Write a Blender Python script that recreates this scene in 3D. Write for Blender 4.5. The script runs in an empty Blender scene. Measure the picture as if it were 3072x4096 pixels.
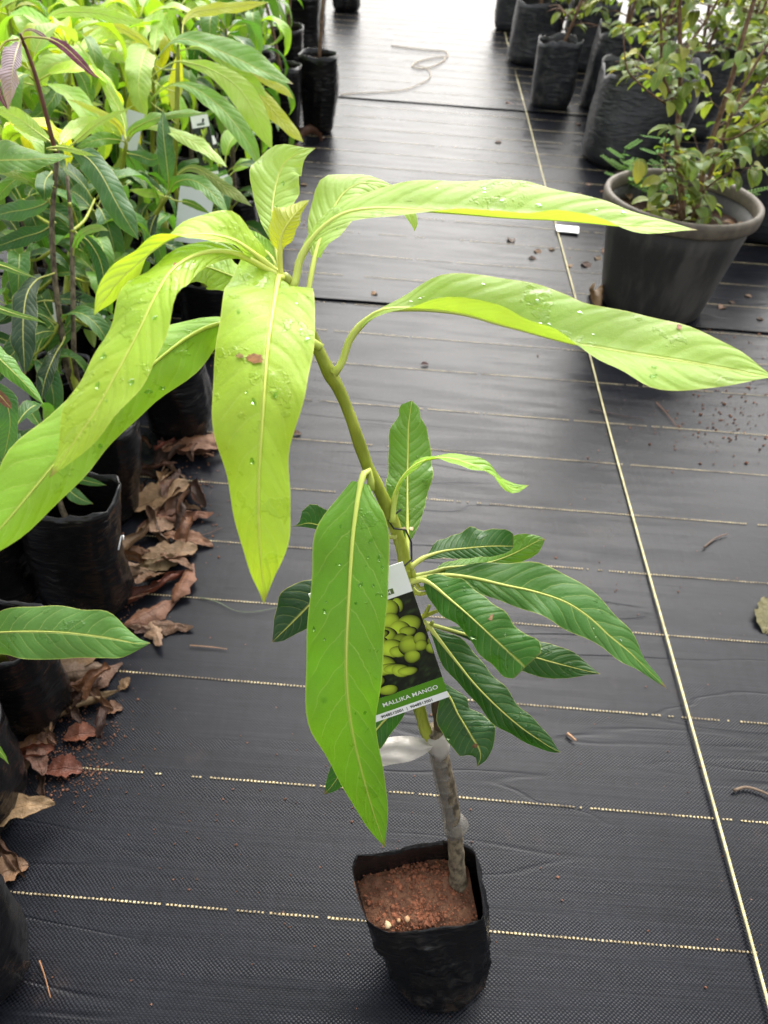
import bpy, math, random
from mathutils import Vector, Matrix, noise, Quaternion
rnd = random.Random(7)
SC = bpy.context.scene
COL = SC.collection
# ------------------------------------------------------------------ camera
CAM_H, PITCH, ROLL = 1.2, math.radians(42.5), math.radians(4.5)
VW, VH, VF = 1659.0, 2212.0, 3050*1659/3072.0          # a 1659 x 2212 measuring frame
FWD = Vector((0, math.cos(PITCH), -math.sin(PITCH)))
UP0 = Vector((0, math.sin(PITCH), math.cos(PITCH)))
CR = Vector((1, 0, 0))*math.cos(ROLL) + UP0*math.sin(ROLL)
CU = Vector((-1, 0, 0))*math.sin(ROLL) + UP0*math.cos(ROLL)
CAMP = Vector((0, 0, CAM_H))
cd = bpy.data.cameras.new('camera'); cam = bpy.data.objects.new('camera', cd); COL.objects.link(cam)
m = Matrix((CR, CU, -FWD)).transposed().to_4x4(); m.translation = CAMP
cam.matrix_world = m
cd.sensor_fit = 'VERTICAL'; cd.sensor_height = 36; cd.sensor_width = 27; cd.lens = 36*3050/4096
cd.clip_start = .02; cd.clip_end = 500
cd.dof.use_dof = True; cd.dof.focus_distance = .72; cd.dof.aperture_fstop = 9.5
SC.camera = cam
# ------------------------------------------------------------------ light
SUN_EL, SUN_AZ = math.radians(46), math.radians(10)    # azimuth from +Y towards +X
wd = bpy.data.worlds.new('World'); SC.world = wd; wd.use_nodes = True
wn = wd.node_tree; wn.nodes.clear()
wo = wn.nodes.new('ShaderNodeOutputWorld'); bg = wn.nodes.new('ShaderNodeBackground')
sky = wn.nodes.new('ShaderNodeTexSky'); sky.sky_type = 'NISHITA'; sky.sun_disc = False
sky.sun_elevation = SUN_EL; sky.sun_rotation = SUN_AZ; sky.air_density = 1.6; sky.dust_density = 6; sky.ozone_density = 1
hs = wn.nodes.new('ShaderNodeHueSaturation'); hs.inputs['Saturation'].default_value = .22
wn.links.new(sky.outputs[0], hs.inputs['Color']); wn.links.new(hs.outputs[0], bg.inputs[0])
bg.inputs[1].default_value = .15
wn.links.new(bg.outputs[0], wo.inputs[0])
sd = bpy.data.lights.new('sun', 'SUN'); sd.energy = .65; sd.angle = math.radians(65); sd.color = (1, .97, .92)
so = bpy.data.objects.new('sun', sd); COL.objects.link(so)
sv = Vector((math.sin(SUN_AZ)*math.cos(SUN_EL), math.cos(SUN_AZ)*math.cos(SUN_EL), math.sin(SUN_EL)))
so.rotation_euler = sv.to_track_quat('Z', 'Y').to_euler(); so.location = (0, 0, 6)
SC.view_settings.view_transform = 'Standard'; SC.view_settings.look = 'None'
SC.view_settings.exposure = 1.48; SC.view_settings.gamma = 1; SC.view_settings.use_curve_mapping = False
SC.render.engine = 'CYCLES'
SC.cycles.use_denoising = True
SC.cycles.max_bounces = 8; SC.cycles.transparent_max_bounces = 8; SC.cycles.caustics_refractive = False; SC.cycles.caustics_reflective = False

# ------------------------------------------------------------------ helpers
def ray(x, y): return FWD + CR*((x-VW/2)/VF) - CU*((y-VH/2)/VF)
def Q(x, y, D): return CAMP + ray(x, y)*D               # the place seen at (x, y), D metres ahead
def G(x, y, z=0.0):                                     # the place seen at (x, y) at height z
    d = ray(x, y); return CAMP + d*((z-CAM_H)/d.z)
def QY(x, y, Y):
    d = ray(x, y); return CAMP + d*(Y/d.y)
def lin(r, g, b):
    f = lambda c: (c/255/12.92 if c/255 <= .04045 else ((c/255+.055)/1.055)**2.4)
    return (f(r), f(g), f(b), 1)
def tag(o, label=None, cat=None, group=None, kind=None):
    if label: o['label'] = label
    if cat: o['category'] = cat
    if group: o['group'] = group
    if kind: o['kind'] = kind
    return o
def empty(name, loc, label=None, cat=None, group=None):
    o = bpy.data.objects.new(name, None); COL.objects.link(o); o.location = loc; o.empty_display_size = .05
    return tag(o, label, cat, group)
def mesh(name, vs, fs, mats, parent=None, smooth=True, uvs=None, midx=None, cols=None):
    """vertices are given in world places; a child's are stored relative to its parent"""
    me = bpy.data.meshes.new(name)
    off = Vector((0, 0, 0))
    p = parent
    while p is not None: off = off + p.location; p = p.parent
    me.from_pydata([tuple(Vector(v)-off) for v in vs], [], fs)
    if not isinstance(mats, (list, tuple)): mats = [mats]
    for mm in mats: me.materials.append(mm)
    if smooth: me.polygons.foreach_set('use_smooth', [True]*len(me.polygons))
    if midx: me.polygons.foreach_set('material_index', midx)
    if uvs:
        ul = me.uv_layers.new(name='UVMap')
        li = [0]*len(me.loops); me.loops.foreach_get('vertex_index', li)
        fl = []
        for i in li: fl += uvs[i]
        ul.data.foreach_set('uv', fl)
    if cols:
        ca = me.color_attributes.new('Col', 'FLOAT_COLOR', 'POINT')
        fl = []
        for c in cols: fl += list(c)
        ca.data.foreach_set('color', fl)
    me.update()
    o = bpy.data.objects.new(name, me); COL.objects.link(o)
    if parent: o.parent = parent
    return o
def cat_rom(P, n):
    """n+1 samples through the rows of P (each a tuple of numbers), spread by chord length of the first two"""
    k = len(P); d = [0]
    for a, b in zip(P, P[1:]): d.append(d[-1]+max(1e-6, math.hypot(a[0]-b[0], a[1]-b[1])+(abs(a[2]-b[2]) if len(a) == 3 else 0)))
    out = []
    for i in range(n+1):
        s = d[-1]*i/n; j = 0
        while j < k-2 and s > d[j+1]: j += 1
        t = (s-d[j])/(d[j+1]-d[j])
        p0, p1, p2, p3 = P[max(j-1, 0)], P[j], P[j+1], P[min(j+2, k-1)]
        h1 = d[j+1]-d[j]
        row = []
        for a, b, c, e in zip(p0, p1, p2, p3):
            m1 = (c-a)/max(1e-9, (d[j+1]-d[max(j-1, 0)]))*h1
            m2 = (e-b)/max(1e-9, (d[min(j+2, k-1)]-d[j]))*h1
            row.append((2*t**3-3*t*t+1)*b+(t**3-2*t*t+t)*m1+(-2*t**3+3*t*t)*c+(t**3-t*t)*m2)
        out.append(row)
    return out
def tube_geo(pts, rad, sides=8, cap=True, bump=0, seed=0):
    vs, fs = [], []
    n = len(pts); pts = [Vector(p) for p in pts]
    T0 = (pts[1]-pts[0]).normalized(); ref = T0.orthogonal().normalized()
    for i, p in enumerate(pts):
        T = (pts[min(i+1, n-1)]-pts[max(i-1, 0)]).normalized()
        ref = (ref-T*ref.dot(T)).normalized(); B = T.cross(ref)
        r = rad[i] if isinstance(rad, (list, tuple)) else rad
        for k in range(sides):
            a = 2*math.pi*k/sides
            rr = r*(1+bump*noise.noise(Vector((p.x*60+seed, p.y*60+math.cos(a)*1.5, p.z*60+math.sin(a)*1.5)))) if bump else r
            vs.append(p+ref*(math.cos(a)*rr)+B*(math.sin(a)*rr))
    for i in range(n-1):
        for k in range(sides):
            k2 = (k+1) % sides
            fs.append((i*sides+k, i*sides+k2, (i+1)*sides+k2, (i+1)*sides+k))
    if cap:
        fs.append(tuple(reversed(range(sides)))); fs.append(tuple(range((n-1)*sides, n*sides)))
    return vs, fs
def tube(name, pts, rad, mat, parent=None, sides=8, smoothn=0, bump=0, seed=0):
    if smoothn:
        rr = rad if isinstance(rad, (list, tuple)) else [rad]*len(pts)
        S = cat_rom([tuple(p)+(r,) for p, r in zip(pts, rr)], smoothn)
        pts = [Vector(s[:3]) for s in S]; rad = [max(1e-4, s[3]) for s in S]
    vs, fs = tube_geo(pts, rad, sides, True, bump, seed)
    return mesh(name, vs, fs, mat, parent)

# ------------------------------------------------------------------ materials
class NT:
    def __init__(s, name):
        s.m = bpy.data.materials.new(name); s.m.use_nodes = True; s.t = s.m.node_tree; s.t.nodes.clear()
        s.out = s.n('ShaderNodeOutputMaterial')
    def n(s, typ, **kw):
        nd = s.t.nodes.new(typ)
        for k, v in kw.items():
            if k in ('operation', 'blend_type', 'data_type', 'layer_name', 'attribute_name', 'noise_dimensions', 'feature', 'wave_type', 'uv_map', 'bands_direction', 'use_clamp', 'clamp', 'wave_profile'): setattr(nd, k, v)
            else: s.set(nd, k, v)
        return nd
    def set(s, nd, k, v):
        key = int(k[1:]) if k[0] == '_' and k[1:].isdigit() else k.replace('_', ' ')
        i = nd.inputs[key]
        if hasattr(v, 'bl_idname') and hasattr(v, 'outputs'): s.t.links.new(v.outputs[0], i)
        elif isinstance(v, bpy.types.NodeSocket): s.t.links.new(v, i)
        else: i.default_value = v
    def math(s, op, a, b=None, c=None, clamp=False):
        nd = s.n('ShaderNodeMath', operation=op); nd.use_clamp = clamp
        s.set(nd, '_0', a)
        if b is not None: s.set(nd, '_1', b)
        if c is not None: s.set(nd, '_2', c)
        return nd.outputs[0]
    def mix(s, f, a, b, mode='MIX'):
        nd = s.n('ShaderNodeMix', data_type='RGBA'); nd.blend_type = mode
        s.set(nd, '_0', f); s.set(nd, '_6', a); s.set(nd, '_7', b)
        return nd.outputs[2]
    def ramp(s, f, lo, hi):     # smooth 0..1 between lo and hi
        nd = s.n('ShaderNodeMapRange'); nd.interpolation_type = 'SMOOTHSTEP'
        s.set(nd, '_0', f); s.set(nd, '_1', lo); s.set(nd, '_2', hi); return nd.outputs[0]
    def noise(s, vec, scale, detail=3, rough=.5):
        nd = s.n('ShaderNodeTexNoise')
        if vec is not None: s.set(nd, 'Vector', vec)
        s.set(nd, 'Scale', scale); s.set(nd, 'Detail', detail); s.set(nd, 'Roughness', rough); return nd.outputs[0]
    def stretch(s, vec, sc):
        nd = s.n('ShaderNodeMapping'); s.set(nd, 'Vector', vec); nd.inputs['Scale'].default_value = sc; return nd.outputs[0]
    def bump(s, h, dist, strength=1.0, prev=None):
        nd = s.n('ShaderNodeBump'); s.set(nd, 'Height', h); s.set(nd, 'Distance', dist); s.set(nd, 'Strength', strength)
        if prev is not None: s.set(nd, 'Normal', prev)
        return nd.outputs[0]
    def done(s, shader):
        s.t.links.new(shader.outputs[0], s.out.inputs[0]); return s.m
def simple(name, col, rough=.6, spec=.4, var=.0, vscale=40, bumpd=0, bscale=200, **kw):
    t = NT(name); tc = t.n('ShaderNodeTexCoord').outputs['Object']
    c = col
    if var:
        nz = t.noise(tc, vscale, 4, .6)
        c = t.mix(t.ramp(nz, .3, .7), tuple(x*(1-var) for x in col[:3])+(1,), tuple(min(1, x*(1+var)) for x in col[:3])+(1,))
    b = t.n('ShaderNodeBsdfPrincipled', Base_Color=c, Roughness=rough, Specular_IOR_Level=spec)
    if bumpd: t.set(b, 'Normal', t.bump(t.noise(tc, bscale, 4, .6), bumpd))
    for k, v in kw.items(): t.set(b, k, v)
    return t.done(b)

def leaf_material(name, nveins=13, corrug=.0004, wet=True, blemish=.0):
    t = NT(name)
    uv = t.n('ShaderNodeUVMap'); sep = t.n('ShaderNodeSeparateXYZ'); t.set(sep, 'Vector', uv)
    tc = t.n('ShaderNodeTexCoord').outputs['Object']
    u = t.math('SUBTRACT', t.math('MULTIPLY', sep.outputs[0], 2.0), 1.0)
    au = t.math('ABSOLUTE', u); v = sep.outputs[1]
    oi = t.n('ShaderNodeObjectInfo')
    rndv = oi.outputs['Random']
    nz = t.noise(tc, 55, 3, .55)
    side = t.math('MULTIPLY', t.math('SIGN', u), .21)
    ph = t.math('ADD', t.math('MULTIPLY', v, float(nveins)), side)
    ph = t.math('SUBTRACT', ph, t.math('MULTIPLY', au, 1.15))
    ph = t.math('SUBTRACT', ph, t.math('MULTIPLY', t.math('MULTIPLY', au, au), .75))
    ph = t.math('ADD', ph, t.math('MULTIPLY', nz, .5))
    fr = t.math('ABSOLUTE', t.math('SUBTRACT', t.math('FRACT', t.math('ADD', ph, 50.0)), .5))      # .5 at a vein line... 0 between
    vein = t.ramp(fr, .462, .5)
    vein = t.math('MULTIPLY', vein, t.ramp(au, .96, .7))
    ridge = t.ramp(fr, .15, .5)
    rib = t.ramp(au, .075, .03)
    edge = t.ramp(au, .955, .995)
    base = oi.outputs['Color']
    big = t.noise(tc, 17, 3, .6)
    hsv = t.n('ShaderNodeHueSaturation', Color=base, Hue=t.math('ADD', .49, t.math('MULTIPLY', big, .02)), Saturation=1.0, Value=t.math('ADD', .72, t.math('MULTIPLY', big, .56)))
    top = hsv.outputs[0]
    fine = t.noise(tc, 210, 4, .7); blotch = t.noise(tc, 26, 5, .7)
    top = t.mix(t.math('MULTIPLY', t.ramp(blotch, .5, .72), .30), top, t.mix(1.0, top, (1.18, 1.02, .8, 1), 'MULTIPLY'))
    top = t.mix(t.math('MULTIPLY', t.ramp(fine, .45, .75), .22), top, t.mix(1.0, top, (.72, .80, .75, 1), 'MULTIPLY'))
    # reticulation of the finest veins
    vor = t.n('ShaderNodeTexVoronoi', feature='DISTANCE_TO_EDGE'); t.set(vor, 'Vector', tc); t.set(vor, 'Scale', 420.0)
    net = t.ramp(vor.outputs[0], .06, .0)
    pale = t.mix(.55, top, (.62, .68, .20, 1))
    c = t.mix(t.math('MULTIPLY', net, .035), top, pale)
    c = t.mix(t.math('MULTIPLY', vein, .55), c, pale)
    c = t.mix(t.math('MAXIMUM', t.math('MULTIPLY', rib, .55), t.math('MULTIPLY', edge, .65)), c, t.mix(.7, top, (.66, .66, .16, 1)))
    # small brown specks and scorched spots
    sp = t.noise(tc, 38, 2, .5)
    spot = t.ramp(t.math('ADD', sp, t.math('MULTIPLY', rndv, .03)), .815-blemish, .84-blemish)
    c = t.mix(t.math('MULTIPLY', spot, .9), c, (.16, .075, .03, 1))
    tip = t.math('MULTIPLY', t.ramp(t.math('ADD', v, t.math('MULTIPLY', rndv, .03)), .985, 1.012), .85)
    c = t.mix(tip, c, (.20, .10, .04, 1))
    # the lower side is duller and yellower
    geo = t.n('ShaderNodeNewGeometry')
    under = t.mix(.35, t.mix(.45, top, (.42, .46, .10, 1)), pale)
    under = t.mix(t.math('MULTIPLY', vein, .35), under, t.mix(.5, under, (.6, .62, .2, 1)))
    c2 = t.mix(geo.outputs['Backfacing'], c, under)
    wetm = t.ramp(t.math('ADD', t.noise(tc, 33, 4, .62), t.math('MULTIPLY', t.noise(tc, 7, 2, .5), .35)), .76, .79)
    if wet:
        wetm = t.math('MULTIPLY', wetm, t.math('SUBTRACT', 1.0, geo.outputs['Backfacing']))
        c2 = t.mix(t.math('MULTIPLY', wetm, .25), c2, t.mix(1.0, c2, (.45, .55, .40, 1), 'MULTIPLY'))
        rough = t.math('SUBTRACT', t.math('ADD', .34, t.math('MULTIPLY', big, .14)), t.math('MULTIPLY', wetm, .34), clamp=True)
    else: rough = .42
    b1 = t.bump(t.math('ADD', t.math('MULTIPLY', ridge, -1.0), t.math('MULTIPLY', rib, -.9)), corrug)
    b2 = t.bump(t.math('SUBTRACT', t.noise(tc, 160, 3, .6), t.math('MULTIPLY', net, .35)), .00035, .8, b1)
    if wet: b2 = t.bump(t.ramp(wetm, 0, 1), .0005, .7, b2)
    p = t.n('ShaderNodeBsdfPrincipled', Base_Color=c2, Roughness=rough, Specular_IOR_Level=.34, Normal=b2)
    tr = t.n('ShaderNodeBsdfTranslucent', Color=t.mix(1.0, top, (1.75, 1.65, .7, 1), 'MULTIPLY'), Normal=b1)
    ms = t.n('ShaderNodeMixShader'); t.set(ms, '_0', .36); t.set(ms, '_1', p); t.set(ms, '_2', tr)
    return t.done(ms)
def rib_material():
    t = NT('leaf rib'); oi = t.n('ShaderNodeObjectInfo')
    c = t.mix(.62, oi.outputs['Color'], (.60, .60, .13, 1))
    b = t.n('ShaderNodeBsdfPrincipled', Base_Color=c, Roughness=.42, Specular_IOR_Level=.45)
    return t.done(b)
def plastic_material(name='black polythene', dark=(.0045, .0045, .005, 1), dust=(.06, .042, .03, 1), da=.10, spec=.26, r0=.13):
    t = NT(name); tc = t.n('ShaderNodeTexCoord').outputs['Object']
    st = t.stretch(tc, (1, 1, 3.2))
    n1 = t.noise(st, 22, 3, .5); n2 = t.noise(t.stretch(tc, (1, 1, .35)), 70, 3, .5); dirt = t.noise(tc, 22, 6, .7)
    sp = t.n('ShaderNodeSeparateXYZ'); t.set(sp, 'Vector', tc)
    low = t.ramp(sp.outputs[2], .10, .0)
    df = t.math('MULTIPLY', t.ramp(dirt, .48, .72), t.math('ADD', da, t.math('MULTIPLY', low, .55)))
    c = t.mix(df, dark, dust)
    r = t.math('ADD', t.math('ADD', r0, t.math('MULTIPLY', n1, .16)), t.math('MULTIPLY', df, .35))
    fold = t.noise(t.stretch(tc, (.6, .6, 2.4)), 13, 3, .55); b0 = t.bump(t.math('ABSOLUTE', t.math('SUBTRACT', fold, .5)), .022, .4)
    b1 = t.bump(n1, .005, .5, b0); b2 = t.bump(n2, .001, .3, b1)
    b = t.n('ShaderNodeBsdfPrincipled', Base_Color=c, Roughness=r, Specular_IOR_Level=spec*1.35, Normal=b2)
    return t.done(b)
def soil_material():
    t = NT('red laterite soil'); tc = t.n('ShaderNodeTexCoord').outputs['Object']
    n1 = t.noise(tc, 60, 5, .65); n2 = t.noise(tc, 320, 4, .7); n3 = t.noise(tc, 14, 2, .5)
    c = t.mix(t.ramp(n1, .3, .7), (.080, .034, .019, 1), (.19, .092, .052, 1))
    c = t.mix(t.ramp(n2, .62, .75), c, (.36, .19, .11, 1))
    c = t.mix(t.ramp(n3, .55, .75), c, (.06, .030, .022, 1))
    b = t.n('ShaderNodeBsdfPrincipled', Base_Color=c, Roughness=.85, Specular_IOR_Level=.25, Normal=t.bump(n2, .004, .8, t.bump(n1, .006, .8)))
    return t.done(b)
def mat_material():
    t = NT('woven weed mat'); geo = t.n('ShaderNodeNewGeometry'); pos = geo.outputs['Position']
    sp = t.n('ShaderNodeSeparateXYZ'); t.set(sp, 'Vector', pos)
    wob = t.math('ADD', t.math('MULTIPLY', t.math('SUBTRACT', t.noise(pos, 9, 2, .5), .5), .010), t.math('MULTIPLY', t.math('SUBTRACT', t.noise(pos, 70, 2, .5), .5), .0022))
    x = t.math('ADD', sp.outputs[0], wob); y = t.math('ADD', sp.outputs[1], wob)
    px, py = .0062, .0052
    sx = t.math('SINE', t.math('MULTIPLY', x, 2*math.pi/px)); sy = t.math('SINE', t.math('MULTIPLY', y, 2*math.pi/py))
    wv = t.math('MULTIPLY', sx, sy)
    ribx = t.math('ABSOLUTE', t.math('SINE', t.math('MULTIPLY', y, math.pi/py*2)))
    streak = t.noise(t.stretch(pos, (1.2, 46, 1)), 1.6, 4, .6)
    streak2 = t.noise(t.stretch(pos, (5, 240, 1)), 1.0, 3, .6)
    warp = t.noise(t.stretch(pos, (120, 3, 1)), 1.0, 2, .5)
    big = t.noise(pos, 2.3, 4, .6)
    calm = t.ramp(t.noise(t.stretch(pos, (1.0, 9, 1)), 3.0, 3, .55), .38, .62)          # where the weave shows up most
    wvs = t.math('MULTIPLY', wv, t.math('ADD', .35, t.math('MULTIPLY', calm, .65)))
    val = t.math('ADD', t.math('MULTIPLY', t.math('SUBTRACT', streak, .5), .25), t.math('MULTIPLY', t.math('SUBTRACT', streak2, .5), .7))
    blot = t.noise(t.stretch(pos, (1, 1.7, 1)), 4.2, 6, .68); val = t.math('ADD', val, t.math('MULTIPLY', t.math('SUBTRACT', blot, .5), 1.1))
    patchy = t.noise(pos, 60, 3, .6); val = t.math('ADD', val, t.math('MULTIPLY', t.math('SUBTRACT', patchy, .5), .5)); val = t.math('ADD', val, t.math('MULTIPLY', wvs, .75)); val = t.math('ADD', val, t.math('MULTIPLY', t.math('SUBTRACT', warp, .5), .35))
    c = t.mix(t.math('ADD', .5, val, clamp=True), (.0028, .0031, .0042, 1), (.0140, .0152, .0200, 1))
    dust = t.ramp(t.noise(pos, 5.5, 6, .68), .60, .82)
    c = t.mix(t.math('MULTIPLY', dust, .16), c, (.16, .095, .065, 1))
    crumb = t.ramp(t.noise(pos, 230, 2, .5), .735, .77)
    c = t.mix(t.math('MULTIPLY', crumb, t.ramp(t.noise(pos, 3.1, 3, .6), .45, .65)), c, (.22, .12, .075, 1))
    r = t.math('ADD', t.math('ADD', .15, t.math('MULTIPLY', big, .16)), t.math('MULTIPLY', t.math('SUBTRACT', streak, .5), .05))
    h = t.math('ADD', t.math('MULTIPLY', wvs, .5), t.math('MULTIPLY', ribx, .12))
    wr = t.ramp(t.math('ABSOLUTE', t.math('SUBTRACT', t.noise(t.stretch(pos, (.9, 7, 1)), 1.3, 2, .4), .5)), .0, .012); wrk = t.math('MULTIPLY', wr, t.ramp(t.noise(pos, 1.1, 2, .5), .45, .6))
    b1 = t.bump(t.math('ADD', t.math('ADD', t.math('MULTIPLY', streak, .30), t.math('MULTIPLY', wrk, .8)), t.math('MULTIPLY', big, 1.0)), .0016, .6)
    b2 = t.bump(h, .00056, .7, b1)
    b3 = t.bump(streak2, .0003, .5, b2)
    b = t.n('ShaderNodeBsdfPrincipled', Base_Color=c, Roughness=r, Specular_IOR_Level=.12, Normal=b3)
    return t.done(b)
def bark_material(name, a, b_, sc=90, stretch=(1, 1, .5), rough=.75):
    t = NT(name); tc = t.n('ShaderNodeTexCoord').outputs['Object']
    n1 = t.noise(t.stretch(tc, stretch), sc, 5, .65)
    c = t.mix(t.ramp(n1, .35, .65), a, b_)
    b = t.n('ShaderNodeBsdfPrincipled', Base_Color=c, Roughness=rough, Specular_IOR_Level=.3, Normal=t.bump(n1, .0025, .8))
    return t.done(b)
def tinted(name, rough=.7, var=.35, sc=60, trans=0.0, bumpd=.002):      # the object's own colour, mottled
    t = NT(name); oi = t.n('ShaderNodeObjectInfo'); tc = t.n('ShaderNodeTexCoord').outputs['Object']
    n1 = t.noise(tc, sc, 5, .65)
    h = t.n('ShaderNodeHueSaturation', Color=oi.outputs['Color'], Saturation=1.0, Value=t.math('ADD', 1-var, t.math('MULTIPLY', n1, var*2)))
    b = t.n('ShaderNodeBsdfPrincipled', Base_Color=h.outputs[0], Roughness=rough, Specular_IOR_Level=.35, Normal=t.bump(n1, bumpd))
    if not trans: return t.done(b)
    tr = t.n('ShaderNodeBsdfTranslucent', Color=h.outputs[0]); ms = t.n('ShaderNodeMixShader')
    t.set(ms, '_0', trans); t.set(ms, '_1', b); t.set(ms, '_2', tr); return t.done(ms)
def vcol_material(name, rough=.4):
    t = NT(name); a = t.n('ShaderNodeVertexColor', layer_name='Col')
    return t.done(t.n('ShaderNodeBsdfPrincipled', Base_Color=a.outputs[0], Roughness=rough, Specular_IOR_Level=.4))

M_LEAF = leaf_material('mango leaf'); M_LEAFP = leaf_material('corrugated young leaf', 22, .0022, False)
M_OLD = leaf_material('old spotted leaf', 14, .0004, True, .06)
M_SMALL = leaf_material('small shrub leaf', 7, .0004, False, .05)
M_RIB = rib_material(); M_POLY = plastic_material(); M_POLYD = plastic_material('weathered grey polythene', (.020, .021, .024, 1), (.085, .078, .07, 1), .6, .40, .25); M_SOIL = soil_material(); M_MAT = mat_material()
M_STEM = bark_material('green mango stem', lin(122, 132, 40), lin(150, 158, 58), 60, (1, 1, .25), .45)
M_BARK = bark_material('grey brown bark', lin(66, 58, 46), lin(124, 112, 90), 130)
M_DARKBARK = bark_material('dark woody stub', lin(48, 38, 30), lin(88, 72, 58), 90)
M_TWIG = bark_material('brown shrub wood', lin(84, 62, 48), lin(140, 112, 88), 120)
M_PURPLE = simple('purple shoot stem', lin(104, 68, 58), .5, .4, .2, 60)
M_WHITE = simple('white card', lin(246, 246, 245), .45, .4, .03, 30)
M_GREENINK = simple('green print', lin(84, 140, 30), .42, .4)
M_BLACKINK = simple('black print', lin(30, 30, 30), .5, .3)
M_WHITEINK = simple('white print', lin(240, 240, 236), .45, .4)
M_PRINT = vcol_material('printed photograph')
M_CORD = simple('pale polypropylene cord', lin(196, 186, 140), .5, .4, .25, 40, .0006, 900)
t = NT('cream thread'); tc = t.n('ShaderNodeTexCoord').outputs['Object']
c = t.mix(t.ramp(t.noise(t.stretch(tc, (1, .3, 1)), 7, 5, .7), .40, .66), lin(208, 190, 148), lin(112, 98, 76)); c = t.mix(t.ramp(t.noise(tc, 330, 2, .5), .55, .75), c, lin(84, 74, 60))
M_THREAD = t.done(t.n('ShaderNodeBsdfPrincipled', Base_Color=c, Roughness=.65, Specular_IOR_Level=.25))
M_DRY = tinted('dry leaf', .55, .75, 48, .12, .006)
M_TWIGDRY = tinted('dry twig', .75, .3, 80)
M_POT = None
M_SOILSHADE = simple('shade darkened soil', lin(46, 31, 24), .85, .25, .5, 45, .006, 120)  # bag soil with the shade inside the bags put into its colour
t = NT('dusty black pot'); tc = t.n('ShaderNodeTexCoord').outputs['Object']
n1 = t.noise(t.stretch(tc, (1, 1, .18)), 16, 4, .6); n2 = t.noise(tc, 60, 5, .7)
c = t.mix(t.math('MULTIPLY', t.ramp(n1, .4, .68), .55), (.030, .029, .027, 1), (.11, .102, .088, 1)); c = t.mix(t.math('MULTIPLY', t.ramp(n2, .55, .8), .3), c, (.10, .085, .065, 1))
M_POT = t.done(t.n('ShaderNodeBsdfPrincipled', Base_Color=c, Roughness=.55, Specular_IOR_Level=.4, Normal=t.bump(n2, .001)))
M_POTRIM = simple('dusty brown pot rim', lin(92, 84, 72), .6, .35, .25, 30)
t = NT('clear water'); fz = t.n('ShaderNodeFresnel', IOR=1.25); gl = t.n('ShaderNodeBsdfGlossy', Color=(1, 1, 1, 1), Roughness=.15); tp = t.n('ShaderNodeBsdfTransparent', Color=(.82, .92, .70, 1))
ms = t.n('ShaderNodeMixShader'); t.set(ms, '_0', t.math('MULTIPLY', fz.outputs[0], .35)); t.set(ms, '_1', tp); t.set(ms, '_2', gl); M_WATER = t.done(ms)
t = NT('grafting film'); tc = t.n('ShaderNodeTexCoord').outputs['Object']
n1 = t.noise(t.stretch(tc, (1, 1, 1)), 60, 4, .6)
p = t.n('ShaderNodeBsdfPrincipled', Base_Color=(.62, .58, .52, 1), Roughness=.3, Specular_IOR_Level=.5, Normal=t.bump(n1, .004, .7))
tp = t.n('ShaderNodeBsdfTransparent'); trn = t.n('ShaderNodeBsdfTranslucent', Color=(.75, .72, .66, 1))
m1 = t.n('ShaderNodeMixShader'); t.set(m1, '_0', .4); t.set(m1, '_1', p); t.set(m1, '_2', trn)
m2 = t.n('ShaderNodeMixShader'); t.set(m2, '_0', .22); t.set(m2, '_1', m1); t.set(m2, '_2', tp); M_FILM = t.done(m2)
t = NT('clear film wrap'); tc = t.n('ShaderNodeTexCoord').outputs['Object']
n1 = t.noise(t.stretch(tc, (1, 1, 2.5)), 120, 4, .6)
p = t.n('ShaderNodeBsdfPrincipled', Base_Color=(.35, .33, .30, 1), Roughness=.16, Specular_IOR_Level=.6, Normal=t.bump(n1, .003, .6))
tp = t.n('ShaderNodeBsdfTransparent', Color=(.8, .78, .74, 1)); m1 = t.n('ShaderNodeMixShader'); t.set(m1, '_0', .72); t.set(m1, '_1', p); t.set(m1, '_2', tp); M_WRAP = t.done(m1)

# ------------------------------------------------------------------ the setting: ground and weed mats
g = mesh('ground', [(-120, -60, -.03), (120, -60, -.03), (120, 220, -.03), (-120, 220, -.03)], [(0, 1, 2, 3)], M_SOIL, smooth=False)
tag(g, 'bare red earth under and around the weed mats', kind='structure')
def mat_sheet(y0, y1, z, nx, ny, lip):
    vs, fs = [], []
    X0, X1 = -7., 8.
    for j in range(ny+1):
        fy = j/ny; Y = y0+(y1-y0)*fy
        for i in range(nx+1):
            X = X0+(X1-X0)*(i/nx)
            zz = z+.0016*noise.noise(Vector((X*2.2, Y*4, z*50)))+.0003*noise.noise(Vector((X*.9, Y*16, 3)))
            yy = Y
            if lip and j <= 1:
                w = .5+.9*noise.noise(Vector((X*1.7, 4, z*30)))
                zz += (.0065 if j == 0 else .003)*max(0, w) ; yy = Y+.012*noise.noise(Vector((X*1.1, 9, z)))
            vs.append((X, yy, zz))
    if lip:
        vs2 = []
    for j in range(ny):
        for i in range(nx):
            a = j*(nx+1)+i; fs.append((a, a+1, a+nx+2, a+nx+1))
    return mesh('weed_mat', vs, fs, M_MAT)
MATS = [mat_sheet(-2, 2.42, 0, 150, 90, False), mat_sheet(2.325, 4.82, .004, 150, 60, True), mat_sheet(4.715, 16, .008, 150, 60, True)]
for o, l in zip(MATS, ('black woven weed mat of the near path under the potted sapling', 'second strip of black weed mat lapping over the near one', 'far strip of black weed mat shining at the end of the path')):
    tag(o, l, kind='structure')
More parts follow.
